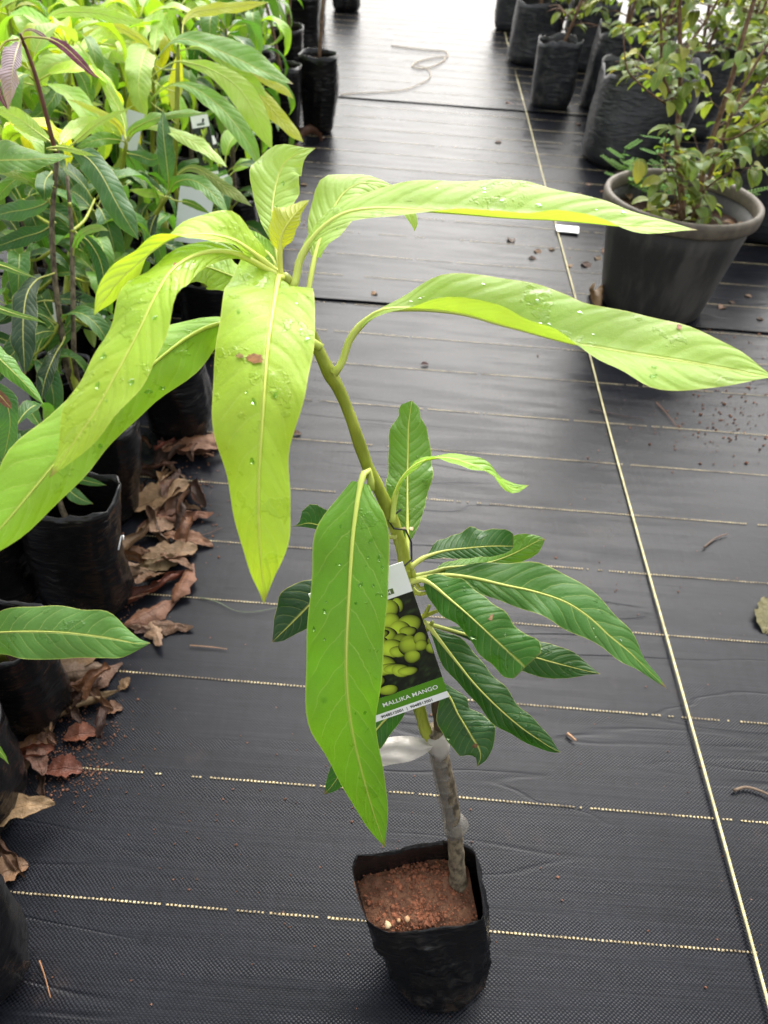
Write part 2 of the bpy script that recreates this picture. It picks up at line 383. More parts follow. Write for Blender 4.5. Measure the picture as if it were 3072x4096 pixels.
def thread_line(Y, parent, z, k):
    vs, fs = [], []
    x0, x1 = -.62*Y-.75, .62*Y+.95
    per = .0061
    n = int((x1-x0)/per); r = random.Random(k*13+1)
    for i in range(n):
        X = x0+i*per
        gap = noise.noise(Vector((X*9, k*7.3, 1)))+.55*noise.noise(Vector((X*60, k*3.1, 5)))
        lim = (.55 if X > .25 else .34)-.12*noise.noise(Vector((k*5.1, 2, 2)))
        if gap > lim: continue
        Yc = Y+.006*noise.noise(Vector((X*.8, k*2.7, 8)))+r.uniform(-.0003, .0003)
        w = .0038*r.uniform(.75, 1.1); h = .0031*r.uniform(.75, 1.15)*(1+max(0, Y-2)*.12)
        zb = z+.0005+.0016*noise.noise(Vector((X*2.2, Y*4, (z-.001)*50)))+.0003*noise.noise(Vector((X*.9, Y*16, 3)))
        b = len(vs)
        for dx, dy, dz in ((-.5, -.5, 0), (.5, -.5, 0), (.5, .5, 0), (-.5, .5, 0), (-.33, -.33, 1), (.33, -.33, 1), (.33, .33, 1), (-.33, .33, 1)):
            vs.append((X+dx*w, Yc+dy*h, zb+dz*.0011))
        for q in ((4, 5, 6, 7), (0, 1, 5, 4), (1, 2, 6, 5), (2, 3, 7, 6), (3, 0, 4, 7)): fs.append(tuple(b+a for a in q))
    return mesh('thread', vs, fs, M_THREAD, parent, smooth=False)
TL = [.419, .623, .817, 1.005, 1.174, 1.366, 1.561, 1.739, 1.939, .23, .045]
y = 2.125; kk = 0
while y < 8: TL.append(y+rnd.uniform(-.012, .012)); y += .1879
for k, Y in enumerate(TL):
    mi = 0 if Y < 2.33 else (1 if Y < 4.72 else 2)
    thread_line(Y, MATS[mi], (.001, .005, .009)[mi], k)
# ------------------------------------------------------------------ leaves
def leaf_world(name, stations, parent, color, mat=None, n=26, na=4, flip=False, pet_r=.002, rip_r=.0009, ripple=.003, bulge=.12, seed=0, tipw=True):
    """stations: rows (M, L, R) of places along midrib, right and left margin; builds blade + raised midrib as one leaf"""
    vs, fs, uvs, mi = [], [], [], []
    ns = len(stations)
    seg = [0]
    for a, b in zip(stations, stations[1:]): seg.append(seg[-1]+(a[0]-b[0]).length)
    tot = seg[-1]
    # where does the blade start
    b0 = 0
    for i, (M, L, R) in enumerate(stations):
        if max((L-M).length, (R-M).length) > .0045: b0 = i; break
    W = 2*na+1
    ph = seed*1.7
    for i in range(b0, ns):
        M, L, R = stations[i]
        T = (stations[min(i+1, ns-1)][0]-stations[max(i-1, 0)][0]).normalized()
        v = (seg[i]-seg[b0])/max(1e-6, tot-seg[b0])
        for j in range(W):
            s = abs(j-na)/na; E = R if j < na else L
            d = E-M
            N = (d.cross(T) if j > na else T.cross(d))
            if N.length > 1e-9: N.normalize()
            w = d.length
            off = bulge*w*math.sin(math.pi*min(1, s)*.9)*.5 + ripple*s*s*min(1, w/.02)*(math.sin(v*17+ph+(1.3 if j < na else 0))+.6*math.sin(v*31+ph*2+(2.1 if j < na else 0)))
            vs.append(M+d*s+N*off); uvs.append(((.5+.5*(j-na)/na), v))
    for i in range(ns-b0-1):
        for j in range(W-1):
            a = i*W+j; q = (a, a+1, a+W+1, a+W)
            fs.append(q if not flip else tuple(reversed(q))); mi.append(0)
    # petiole and midrib
    pts = [s[0] for s in stations]; rad = []
    for i in range(ns):
        if i <= b0: rad.append(pet_r)
        else:
            f = (seg[i]-seg[b0])/max(1e-6, tot-seg[b0]); rad.append((pet_r*.55*(1-f)**3+rip_r*.75*(1-f)+.0001))
    if b0 >= 1: rad[0] = pet_r*1.35
    tv, tf = tube_geo(pts, rad, 6, True)
    o = len(vs); vs += tv; uvs += [(.5, .5)]*len(tv)
    fs += [tuple(o+a for a in f) for f in tf]; mi += [1]*len(tf)
    ob = mesh(name, vs, fs, [mat or M_LEAF, M_RIB], parent, True, uvs, mi)
    ob.color = color
    return ob
GRIDS = {}
def leaf_px(pts, D, parent, color, dL=0., dR=0., flip=False, mat=None, n=26, na=4, name='leaf', key=None, **kw):
    """pts: rows (x, y, width right-hand, width left-hand) measured on the photograph; D: distances from base to tip"""
    S = cat_rom([tuple(p) for p in pts], n)
    nD = len(D)
    st = []
    for i, (x, y, wl, wr) in enumerate(S):
        a, b = S[max(i-1, 0)], S[min(i+1, n)]
        tx, ty = b[0]-a[0], b[1]-a[1]; l = math.hypot(tx, ty) or 1; tx /= l; ty /= l
        t = i/n
        f = t*(nD-1); k = min(int(f), nD-2); g_ = f-k
        p0, p1, p2, p3 = D[max(k-1, 0)], D[k], D[k+1], D[min(k+2, nD-1)]
        d = .5*((2*p1)+(-p0+p2)*g_+(2*p0-5*p1+4*p2-p3)*g_*g_+(-p0+3*p1-3*p2+p3)*g_**3)
        env = max(0., math.sin(math.pi*min(1, max(0, (t-.08)/.92))))**.7
        st.append((Q(x, y, d), Q(x-ty*wl, y+tx*wl, d+dL*env), Q(x+ty*wr, y-tx*wr, d+dR*env)))
    ob = leaf_world(name, st, parent, color, mat, n, na, flip, seed=len(bpy.data.objects) % 97, **kw)
    if key: GRIDS[key] = (ob, st)
    return ob
LIME = (.370, .540, .046, 1); LIME2 = (.255, .470, .036, 1); MID = (.105, .235, .022, 1); DARK = (.021, .086, .010, 1); DEEP = (.012, .045, .012, 1)
BLUEG = (.055, .150, .038, 1); PALE = (.34, .51, .085, 1); YELL = (.42, .47, .020, 1)

# ------------------------------------------------------------------ bags
def bag_geo(rings, seed, creases=.004, nseg=44):
    """rings: list of (centre, rx, ry, squareness, z jitter of rim) from the ground up; returns a wall with an inner fold"""
    vs, fs = [], []
    def ring(c, rx, ry, sq, zj, inset, k):
        for i in range(nseg):
            a = 2*math.pi*i/nseg
            ca, sa = math.cos(a), math.sin(a)
            r = (abs(ca)**sq+abs(sa)**sq)**(-1/sq)
            nz = noise.noise(Vector((ca*1.6+seed, sa*1.6, c[2]*9)))*creases*1.6+noise.noise(Vector((ca*4+seed, sa*4, c[2]*55)))*creases
            nz += .6*creases*noise.noise(Vector((ca*9+seed, sa*9, c[2]*7)))
            q = r*1.0
            vs.append(Vector((c[0]+ca*q*(rx-inset)+ca*nz, c[1]+sa*q*(ry-inset)+sa*nz, c[2]+zj*noise.noise(Vector((ca*1.3+seed*3, sa*1.3, 2)))+zj*.35*noise.noise(Vector((ca*5+seed, sa*5, 7))))))
    for k, (c, rx, ry, sq, zj) in enumerate(rings): ring(c, rx, ry, sq, zj, 0, k)
    top = rings[-1]
    ring(top[0], top[1], top[2], top[3], top[4], .0025, 99)
    for k in (-2, -3, -4):
        c, rx, ry, sq, zj = rings[max(k, -len(rings))]; ring(c, rx, ry, sq, zj, .004, 98)
    nr = len(vs)//nseg
    for r in range(nr-1):
        for i in range(nseg):
            i2 = (i+1) % nseg; fs.append((r*nseg+i, r*nseg+i2, (r+1)*nseg+i2, (r+1)*nseg+i))
    fs.append(tuple(reversed(range(nseg))))
    return vs, fs
def bag(parent, x, y, r, h, seed, lean=(0, 0), taper=.93, rimj=.012, ry=None, soil=True, fill=.74, mat=None):
    R = random.Random(seed); ry = ry or r
    rings = []
    n = 15
    for k in range(n+1):
        f = k/n; z = .001+h*f
        w = taper+(1-taper)*f**.7+.05*math.sin(f*5+seed)*(1-f)
        if f < .12: w *= .80+.20*math.sqrt(f/.12)
        rings.append(((x+lean[0]*f+.004*math.sin(seed+f*6), y+lean[1]*f, z), r*w, ry*w, 2.2+1.1*f, rimj*max(0, (f-.75)/.25)))
    vs, fs = bag_geo(rings, seed*1.37, .0042)
    mesh('grow_bag', vs, fs, mat or M_POLY, parent)
    if soil:
        cz = .001+h*fill; f = fill
        soil_disc(parent, x+lean[0]*f, y+lean[1]*f, cz, r*.93, ry*.93, seed, mat=M_SOILSHADE)
    return (x+lean[0]*fill, y+lean[1]*fill, h*fill)
def soil_disc(parent, x, y, z, rx, ry, seed, name='soil', amp=.005, mat=None):
    vs, fs = [], []; nr, ns = 6, 24
    for i in range(nr+1):
        for k in range(ns):
            a = 2*math.pi*k/ns; q = i/nr; X = x+math.cos(a)*rx*q; Y = y+math.sin(a)*ry*q
            vs.append((X, Y, z+amp*noise.noise(Vector((X*45, Y*45, seed)))+amp*.7*noise.noise(Vector((X*14, Y*14, seed)))))
    for i in range(nr):
        for k in range(ns): k2 = (k+1) % ns; fs.append((i*ns+k, i*ns+k2, (i+1)*ns+k2, (i+1)*ns+k))
    return mesh(name, vs, fs, mat or M_SOIL, parent)

# ------------------------------------------------------------------ the sapling in front
HX, HY = .127, .37
hero = empty('mango_sapling', (HX, HY, 0), 'tall lime green mango sapling in small black bag in the middle of the mat', 'sapling')
# its bag: the rim is an uneven quadrilateral opening
RIM = [(1043, 1950, .205), (1044, 1986, .19), (1000, 2000, .186), (947, 2004, .185), (895, 2010, .184), (840, 2015, .183), (812, 2003, .188), (791, 1986, .194), (772, 1930, .208), (759, 1876, .222), (768, 1848, .234), (845, 1838, .236), (880, 1828, .237), (915, 1817, .24), (967, 1817, .238), (1000, 1822, .238), (1026, 1834, .235), (1034, 1890, .222)]
rp = [G(*p) for p in RIM]
# order counter clockwise seen from above, resampled by angle
cx = sum(p.x for p in rp)/len(rp); cy = sum(p.y for p in rp)/len(rp)
rp.sort(key=lambda p: math.atan2(p.y-cy, p.x-cx))
def rim_at(a):
    A = [math.atan2(p.y-cy, p.x-cx) for p in rp]
    a = (a+math.pi) % (2*math.pi)-math.pi
    for i in range(len(rp)):
        a0, a1 = A[i], A[(i+1) % len(rp)]
        if a1 <= a0: a1 += 2*math.pi
        aa = a if a >= a0 else a+2*math.pi
        if a0 <= aa <= a1:
            f = (aa-a0)/max(1e-6, a1-a0); return rp[i].lerp(rp[(i+1) % len(rp)], f)
    return rp[0]
def rimz(a): return .0060*noise.noise(Vector((math.cos(a)*3.5, math.sin(a)*3.5, 3)))+.0022*noise.noise(Vector((math.cos(a)*11, math.sin(a)*11, 8)))
ns = 96; nr = 34; vs, fs = [], []
for k in range(nr+1):
    f = k/nr
    for i in range(ns):
        a = 2*math.pi*i/ns; ca, sa = math.cos(a), math.sin(a)
        rr = .0635*(1+.03*math.sin(2*a+1))*(.80+.20*min(1, math.sqrt(f/.10)))
        base = Vector((.130+ca*rr, .369+sa*rr, .001))
        tp = rim_at(a)
        ff = f**1.15
        p = base.lerp(tp, ff); p.z = .001+(tp.z-.001)*f
        p.z += rimz(a)*max(0, (f-.8)/.2)
        w = math.sin(math.pi*f)
        rg = 1-abs(noise.noise(Vector((ca*2.6+9, sa*2.6, f*2.2)))*2.2); rg2 = 1-abs(noise.noise(Vector((ca*1.8+3, sa*1.8, f*6.5+2)))*2.4)
        nz = .0040*max(0, rg-.55)*2+.0042*max(0, rg2-.6)*(1.2-f)*2+.0035*noise.noise(Vector((ca*2, sa*2, f*3)))+.0030*noise.noise(Vector((ca*2.5+4, sa*2.5, f*11)))*(1-f)+.0016*noise.noise(Vector((ca*6, sa*6, f*5)))
        crease = .0030*math.sin(f*34+3*math.sin(a*2)+2*noise.noise(Vector((ca*3, sa*3, 1))))*max(0, 1-f*2.6)
        p += Vector((ca, sa, 0))*((nz+crease)*min(1, (1-f)*6)+.004*w)
        vs.append(p)
for d in (0, .02, .045, .075):
    for i in range(ns):
        a = 2*math.pi*i/ns; tp = rim_at(a); c = Vector((cx, cy, tp.z)); q = tp.lerp(c, .007 if d == 0 else .02); q.z += rimz(a)-d; q.x += d*.2; vs.append(q)
for k in range(nr+4):
    for i in range(ns):
        i2 = (i+1) % ns; fs.append((k*ns+i, k*ns+i2, (k+1)*ns+i2, (k+1)*ns+i))
fs.append(tuple(reversed(range(ns))))
mesh('grow_bag', vs, fs, M_POLY, hero)
# soil: follows the opening, sloping a little to the front
vs, fs = [], []; nr2 = 22
def soil_z(X, Y): return .178+.15*(Y-.35)+.006*noise.noise(Vector((X*30, Y*30, 4)))+.0035*noise.noise(Vector((X*90, Y*90, 2)))+.0016*noise.noise(Vector((X*260, Y*260, 2)))
for k in range(nr2+1):
    for i in range(ns):
        a = 2*math.pi*i/ns; tp = rim_at(a); q = k/nr2
        X = cx+(tp.x-cx)*q*.955+.006*(1-q); Y = cy+(tp.y-cy)*q*.955
        vs.append((X, Y, soil_z(X, Y)-.004*q**4))
for k in range(nr2):
    for i in range(ns):
        i2 = (i+1) % ns; fs.append((k*ns+i, k*ns+i2, (k+1)*ns+i2, (k+1)*ns+i))
soil = mesh('soil', vs, fs, M_SOIL, hero)
# crumbs and grit on it
vs, fs = [], []; R = random.Random(3)
ico = [(-.53, 0, .85), (.53, 0, .85), (-.53, 0, -.85), (.53, 0, -.85), (0, .85, .53), (0, .85, -.53), (0, -.85, .53), (0, -.85, -.53), (.85, .53, 0), (-.85, .53, 0), (.85, -.53, 0), (-.85, -.53, 0)]
icf = [(0, 1, 4), (0, 4, 9), (9, 4, 5), (4, 8, 5), (4, 1, 8), (8, 1, 10), (8, 10, 3), (5, 8, 3), (5, 3, 2), (2, 3, 7), (7, 3, 10), (7, 10, 6), (7, 6, 11), (11, 6, 0), (0, 6, 1), (6, 10, 1), (9, 11, 0), (9, 2, 11), (9, 5, 2), (7, 11, 2)]
def crumb(vs, fs, p, r, R, flat=.7):
    b = len(vs); q = Quaternion((R.uniform(-1, 1), R.uniform(-1, 1), R.uniform(-1, 1), R.uniform(-1, 1))).normalized()
    for v in ico:
        w = q @ Vector(v); vs.append(Vector(p)+Vector((w.x, w.y, w.z*flat))*(r*R.uniform(.7, 1.2)))
    fs += [tuple(b+a for a in f) for f in icf]
for i in range(900):
    a = R.uniform(0, 2*math.pi); tp = rim_at(a); q = math.sqrt(R.random())*.93
    X = cx+(tp.x-cx)*q; Y = cy+(tp.y-cy)*q
    crumb(vs, fs, (X, Y, soil_z(X, Y)+.0004), R.choice((.0006, .0008, .001, .0013, .0018)), R)
for i in range(70):
    a = R.uniform(0, 2*math.pi); tp = rim_at(a); q = math.sqrt(R.random())*.88; X = cx+(tp.x-cx)*q; Y = cy+(tp.y-cy)*q
    crumb(vs, fs, (X, Y, soil_z(X, Y)), R.uniform(.002, .0048), R, .45)
cr = mesh('soil_crumbs', vs, fs, simple('soil grit', lin(112, 70, 50), .85, .2, .65, 190), hero, smooth=False); cr['kind'] = 'stuff'
for (px, py, r, col) in ((838, 2003, .0055, (190, 168, 130)), (880, 1990, .0042, (176, 140, 104)), (862, 1992, .003, (168, 132, 96))):
    vs, fs = [], []; p = G(px, py-4, .181); crumb(vs, fs, (p.x, p.y, soil_z(p.x, p.y)+.002), r, R)
    mesh('pebble', vs, fs, simple('pebble', lin(*col), .8, .2, .2, 200), hero)
# stem: rootstock, graft, scion
def SY(x, y):       # a place on the stem: its depth runs evenly from soil to crown
    f = (1895-y)/(1895-598); return QY(x, y, .412+.103*f)
root_pts = [(990, 1925), (988, 1890), (985, 1830), (977, 1760), (966, 1700), (955, 1650), (945, 1600), (938, 1575)]
tube('rootstock', [SY(*p) for p in root_pts], [.0145, .0108, .0098, .0094, .0096, .0095, .0095, .0098], M_BARK, hero, 16, 36, .14)
tube('rootstock_stub', [SY(950, 1612)+Vector((.002, .002, 0)), SY(944, 1570)+Vector((.004, .003, 0)), SY(938, 1535)+Vector((.004, .003, 0)), SY(934, 1500)+Vector((.004, .004, 0))], [.0068, .0072, .0068, .0060], M_DARKBARK, hero, 12, 12, .16)
sc = [(942, 1618), (930, 1590), (917, 1545), (905, 1490), (896, 1430), (888, 1350), (882, 1280), (872, 1205), (852, 1133), (818, 1055), (792, 1002), (762, 915), (733, 842), (712, 806), (690, 762), (664, 700), (638, 640), (618, 603), (611, 592)]
tube('stem', [SY(*p)+Vector((-.003, -.002, 0)) if p[1] > 1480 else SY(*p) for p in sc], [.0058, .0060, .0062, .0060, .0058, .0057, .0056, .0055, .0053, .0053, .0050, .0047, .0046, .0054, .0046, .0044, .0043, .0042, .003], M_STEM, hero, 14, 90, .16)
# film wound round the rootstock, and the knotted ribbon
wp = [SY(944+ (977-944)*k/11*1.0, 1612+(1795-1612)*k/11) for k in range(12)]
wrp = []
for k in range(120):
    f = k/119; x, y = 943+(981-943)*f, 1606+(1800-1606)*f
    wrp.append((x, y))
tube('graft_tape', [SY(x+(6 if .86 < i/119 < .97 else 0), y) for i, (x, y) in enumerate(wrp)], [(.0102+.0011*max(0, math.sin(i*.36))**6+(.0042*math.sin((i/119-.84)/.14*math.pi) if .84 < i/119 < .98 else 0)) for i in range(120)], M_WRAP, hero, 16, 0, .10)
vs, fs = tube_geo([SY(950, 1625), SY(946, 1610), SY(942, 1597), SY(938, 1582)], [.0105, .0128, .0130, .0115], 14, True, .30, 2)
mesh('graft_knot', vs, fs, M_FILM, hero)
vs, fs = [], []
for i in range(19):
    f = i/18; x = 940-122*f
    yt, yb = 1602-10*math.sin(f*3)-4*f, 1612+54*f**.8+6*math.sin(f*5)
    for j in range(8):
        g_ = j/7; y = yt+(yb-yt)*g_
        D = .792-.012*f+.006*math.sin(g_*7+f*3)*(.4+f)+.004*math.sin(f*9+g_*2)
        vs.append(Q(x+3*math.sin(g_*5), y, D))
for i in range(18):
    for j in range(7): a = i*8+j; fs.append((a, a+1, a+9, a+8))
mesh('graft_ribbon', vs, fs, M_FILM, hero)

HL = {}
def hl(key, pts, D, col, **kw): HL[key] = leaf_px(pts, D, hero, col, key=key, **kw)
# crown leaves
hl('T1', [(612, 600, 6, 6), (607, 594, 45, 40), (603, 594, 84, 66), (597, 625, 105, 80), (588, 680, 108, 94), (578, 750, 112, 100), (572, 830, 114, 88), (567, 910, 100, 72), (561, 1000, 82, 66), (558, 1090, 60, 70), (560, 1160, 44, 64), (565, 1230, 22, 34), (569, 1275, 8, 14), (570, 1303, 1, 1)], (.548, .50, .475, .47, .475, .485, .50), LIME, dL=.012, dR=.012, n=40, pet_r=.0025)
hl('T2', [(608, 600, 2, 2), (570, 578, 3, 3), (530, 556, 6, 6), (480, 543, 17, 20), (420, 552, 28, 35), (372, 583, 38, 45), (340, 632, 55, 48), (300, 715, 62, 55), (255, 800, 64, 62), (205, 890, 58, 48), (160, 955, 32, 28), (125, 1005, 12, 12), (106, 1032, 1, 1)], (.548, .515, .475, .46, .455, .455), LIME, dL=.012, dR=-.006, n=38, pet_r=.0025)
hl('T3', [(694, 752, 2, 2), (650, 722, 4, 4), (560, 705, 12, 12), (480, 698, 14, 38), (420, 720, 38, 62), (360, 762, 60, 72), (300, 815, 66, 66), (240, 875, 72, 62), (180, 935, 80, 60), (120, 1000, 84, 62), (70, 1060, 80, 60), (20, 1120, 68, 50), (-40, 1185, 30, 25), (-80, 1230, 1, 1)], (.562, .56, .53, .505, .49, .485), LIME2, dL=.012, dR=.012, n=38, pet_r=.0025)
hl('T4', [(610, 598, 2, 2), (585, 578, 4, 4), (548, 548, 30, 12), (505, 520, 45, 14), (458, 508, 48, 10), (412, 508, 38, 4), (374, 514, 18, -8), (340, 535, -8, -22), (300, 568, -14, -30), (262, 602, -22, -34), (232, 640, -18, -26), (203, 681, 0, 0)], (.55, .53, .51, .495, .485, .485), LIME, dL=.014, dR=-.010, n=36, pet_r=.0025)
hl('T5', [(612, 602, 2, 2), (565, 602, 18, 18), (520, 602, 30, 32), (480, 588, 32, 42), (445, 577, 30, 45), (415, 590, 20, 25), (394, 616, 1, 1)], (.555, .55, .545, .55), PALE, dL=.01, n=24)
hl('T6', [(607, 594, 2, 2), (590, 560, 22, 12), (565, 535, 22, 20), (535, 515, 20, 15), (500, 498, 1, 1)], (.556, .575, .59), LIME2, n=18)
hl('T7', [(608, 597, 2, 2), (600, 550, 4, 4), (591, 500, 14, 16), (588, 460, 30, 32), (592, 420, 48, 48), (600, 385, 52, 58), (615, 352, 46, 52), (640, 335, 26, 24), (662, 327, 8, 8), (681, 320, 1, 1)], (.553, .57, .59, .60, .59), PALE, dL=-.012, dR=.006, n=30)
hl('T8', [(607, 597, 4, 4), (605, 565, 4, 4), (605, 535, 10, 9), (610, 505, 26, 34), (628, 474, 20, 36), (650, 449, 8, 14), (668, 432, 0, 0)], (.547, .54, .535, .54), YELL, flip=True, n=22, dL=.006, dR=.006)
hl('T9', [(652, 672, 3, 3), (664, 640, 3, 3), (669, 612, 3, 3), (675, 580, 4, 4), (683, 545, 14, 10), (695, 505, 35, 32), (715, 460, 45, 48), (745, 415, 40, 46), (785, 395, 22, 20), (835, 412, 16, 16), (878, 452, 16, 16), (894, 480, 8, 10), (896, 500, 0, 0)], (.553, .565, .585, .60, .61), PALE, dL=-.006, dR=.006, n=32)
hl('T10', [(630, 628, 3, 3), (637, 612, 3, 3), (641, 596, 3, 3), (646, 567, 4, 4), (665, 530, 8, 10), (700, 490, 16, 18), (745, 462, 20, 28), (800, 452, 18, 40), (870, 452, 10, 54), (950, 458, 4, 65), (1010, 463, -9, 73), (1075, 469, -16, 81), (1140, 473, -13, 80), (1200, 476, -24, 62), (1260, 481, -17, 53), (1310, 486, -4, 50), (1350, 490, 8, 42), (1390, 490, 13, 28), (1430, 490, 12, 15), (1470, 494, 5, 7), (1507, 497, 0, 0)], (.548, .54, .53, .525, .525, .53), PALE, dL=-.020, dR=.016, n=48, ripple=.0012, pet_r=.0028)
hl('T11', [(720, 808, 4, 4), (738, 785, 4, 4), (755, 735, 4, 4), (785, 697, 5, 5), (825, 672, 7, 8), (880, 668, -4, 32), (945, 671, -26, 72), (1010, 681, -32, 90), (1075, 700, -40, 100), (1135, 716, -26, 105), (1195, 733, -24, 100), (1245, 745, -3, 88), (1295, 752, 28, 84), (1350, 762, 46, 88), (1410, 771, 66, 85), (1470, 780, 63, 78), (1530, 790, 50, 62), (1590, 800, 32, 42), (1640, 810, 10, 16), (1672, 815, 0, 0)], (.574, .56, .54, .525, .515, .51), PALE, dL=-.020, dR=.018, n=52, ripple=.0012, pet_r=.0028)
hl('T12', [(800, 1058, 4, 4), (801, 1030, 4, 4), (793, 1013, 5, 5), (783, 1030, 12, 12), (775, 1065, 36, 32), (768, 1110, 62, 60), (762, 1160, 78, 78), (757, 1230, 80, 84), (752, 1320, 86, 84), (748, 1410, 88, 80), (750, 1490, 88, 66), (758, 1560, 84, 58), (770, 1620, 70, 50), (785, 1680, 52, 46), (802, 1740, 34, 34), (820, 1795, 14, 16), (833, 1832, 0, 0)], (.612, .585, .57, .57, .585, .61, .64), LIME2, dL=.012, dR=.012, n=44, pet_r=.0028)
HL['T12'].color = (.125, .30, .018, 1)
# lower whorl
hl('B1', [(880, 1235, 3, 3), (880, 1190, 4, 4), (880, 1162, 10, 5), (880, 1125, 28, 27), (880, 1080, 42, 40), (880, 1030, 52, 43), (881, 980, 52, 42), (882, 930, 40, 37), (885, 898, 22, 24), (888, 880, 20, 26), (890, 865, 0, 0)], (.672, .69, .71, .72), MID, mat=M_OLD, dL=.008, dR=.008, n=32)
hl('B2', [(848, 1128, 4, 4), (852, 1080, 4, 4), (865, 1041, 4, 4), (885, 1015, 4, 4), (908, 999, 4, 4), (935, 991, 4, 6), (970, 990, 6, 12), (1010, 1001, 8, 17), (1050, 1018, 5, 15), (1085, 1040, 8, 8), (1112, 1055, 10, 10), (1143, 1048, 0, 0)], (.637, .63, .62, .61, .61), LIME2, dL=-.012, dR=.008, n=34, pet_r=.0024)
hl('B3', [(886, 1226, 4, 4), (910, 1208, 4, 4), (930, 1199, 8, 8), (962, 1190, 17, 27), (1011, 1184, 22, 38), (1060, 1180, 22, 38), (1095, 1180, 14, 34), (1109, 1180, 3, 26)], (.672, .68, .68, .675), DARK, mat=M_OLD, dR=.014, dL=-.004, n=26, pet_r=.0023)
hl('B4', [(890, 1245, 3, 3), (935, 1236, 4, 4), (960, 1228, 12, 10), (1010, 1222, 18, 20), (1060, 1214, 18, 28), (1105, 1198, 22, 38), (1140, 1180, 25, 28), (1165, 1167, 16, 12), (1177, 1165, 1, 1)], (.678, .70, .71, .71), MID, n=26, dR=.01)
hl('B5', [(884, 1255, 4, 4), (930, 1246, 4, 4), (972, 1243, 8, 14), (1027, 1250, 28, 36), (1093, 1265, 34, 52), (1150, 1277, 44, 56), (1220, 1300, 52, 56), (1272, 1333, 46, 48), (1317, 1374, 28, 36), (1357, 1406, 32, 24), (1392, 1440, 14, 14), (1420, 1467, 6, 6), (1440, 1487, 0, 0)], (.676, .675, .66, .65, .645, .65), DARK, dL=-.008, dR=.016, n=40, pet_r=.0024)
HL['B5'].color = (.048, .150, .018, 1)
hl('B6', [(884, 1258, 5, 5), (912, 1253, 6, 6), (932, 1262, 22, 28), (965, 1289, 36, 46), (1011, 1328, 32, 54), (1060, 1373, 42, 54), (1100, 1410, 46, 54), (1122, 1430, 46, 62), (1134, 1442, 34, 46)], (.676, .66, .64, .63, .63), DARK, mat=M_OLD, dL=.006, dR=.010, n=36, pet_r=.0024)
HL['B6'].color = (.040, .150, .014, 1)
hl('B7', [(896, 1335, 4, 4), (918, 1345, 4, 4), (934, 1363, 6, 10), (962, 1399, 22, 34), (995, 1441, 26, 44), (1027, 1480, 26, 44), (1076, 1529, 28, 36), (1125, 1571, 26, 34), (1170, 1602, 16, 20), (1195, 1618, 7, 8), (1211, 1625, 0, 0)], (.70, .69, .675, .665, .67), DARK, dL=.008, dR=.012, n=36, pet_r=.0022)
hl('B8', [(900, 1340, 3, 3), (960, 1358, 4, 4), (1020, 1375, 10, 20), (1080, 1398, 25, 32), (1130, 1412, 35, 34), (1180, 1427, 38, 38), (1230, 1440, 26, 30), (1270, 1450, 8, 14), (1297, 1456, 0, 0)], (.70, .715, .71, .70), DARK, dR=.01, n=30)
hl('B9', [(915, 1440, 3, 3), (945, 1470, 4, 4), (960, 1490, 12, 14), (975, 1512, 34, 26), (988, 1540, 46, 28), (1005, 1568, 52, 46), (1022, 1597, 46, 52), (1035, 1618, 34, 38), (1038, 1638, 12, 14), (1030, 1656, 0, 0)], (.745, .75, .745, .74), DARK, mat=M_OLD, dL=.006, dR=.010, n=30)
HL['B9'].color = (.026, .085, .020, 1)
hl('B10', [(872, 1245, 3, 3), (810, 1255, 3, 3), (745, 1275, 16, 16), (710, 1285, 34, 34), (675, 1302, 55, 45), (648, 1328, 58, 36), (620, 1356, 40, 22), (600, 1375, 14, 14), (588, 1387, 0, 0)], (.67, .69, .70, .70), DEEP, n=28, dL=.01)
hl('B11', [(858, 1160, 3, 3), (800, 1158, 3, 3), (745, 1146, 14, 14), (715, 1140, 30, 18), (690, 1135, 38, 10), (665, 1130, 40, 10), (648, 1134, 6, 4), (632, 1137, 0, 0)], (.65, .68, .69), DARK, n=26)
hl('B13', [(896, 1490, 3, 3), (880, 1505, 5, 5), (855, 1530, 24, 24), (820, 1568, 34, 30), (780, 1617, 34, 32), (740, 1665, 28, 28), (715, 1700, 14, 14), (701, 1715, 1, 1)], (.75, .76, .765, .77), DARK, mat=M_OLD, n=28)
for (a, b, c_) in (((888, 1228), (905, 1262), (930, 1248)), ((885, 1268), (905, 1275), (925, 1262)), ((897, 1330), (915, 1325), (928, 1290)), ((897, 1338), (925, 1320), (948, 1300)), ((898, 1375), (920, 1355), (935, 1325))):
    tube('petiole', [SY(*a), SY(*b)+Vector((0, -.004, 0)), SY(*c_)+Vector((0, -.01, 0))], [.003, .0022, .0016], M_STEM, hero, 6, 8)
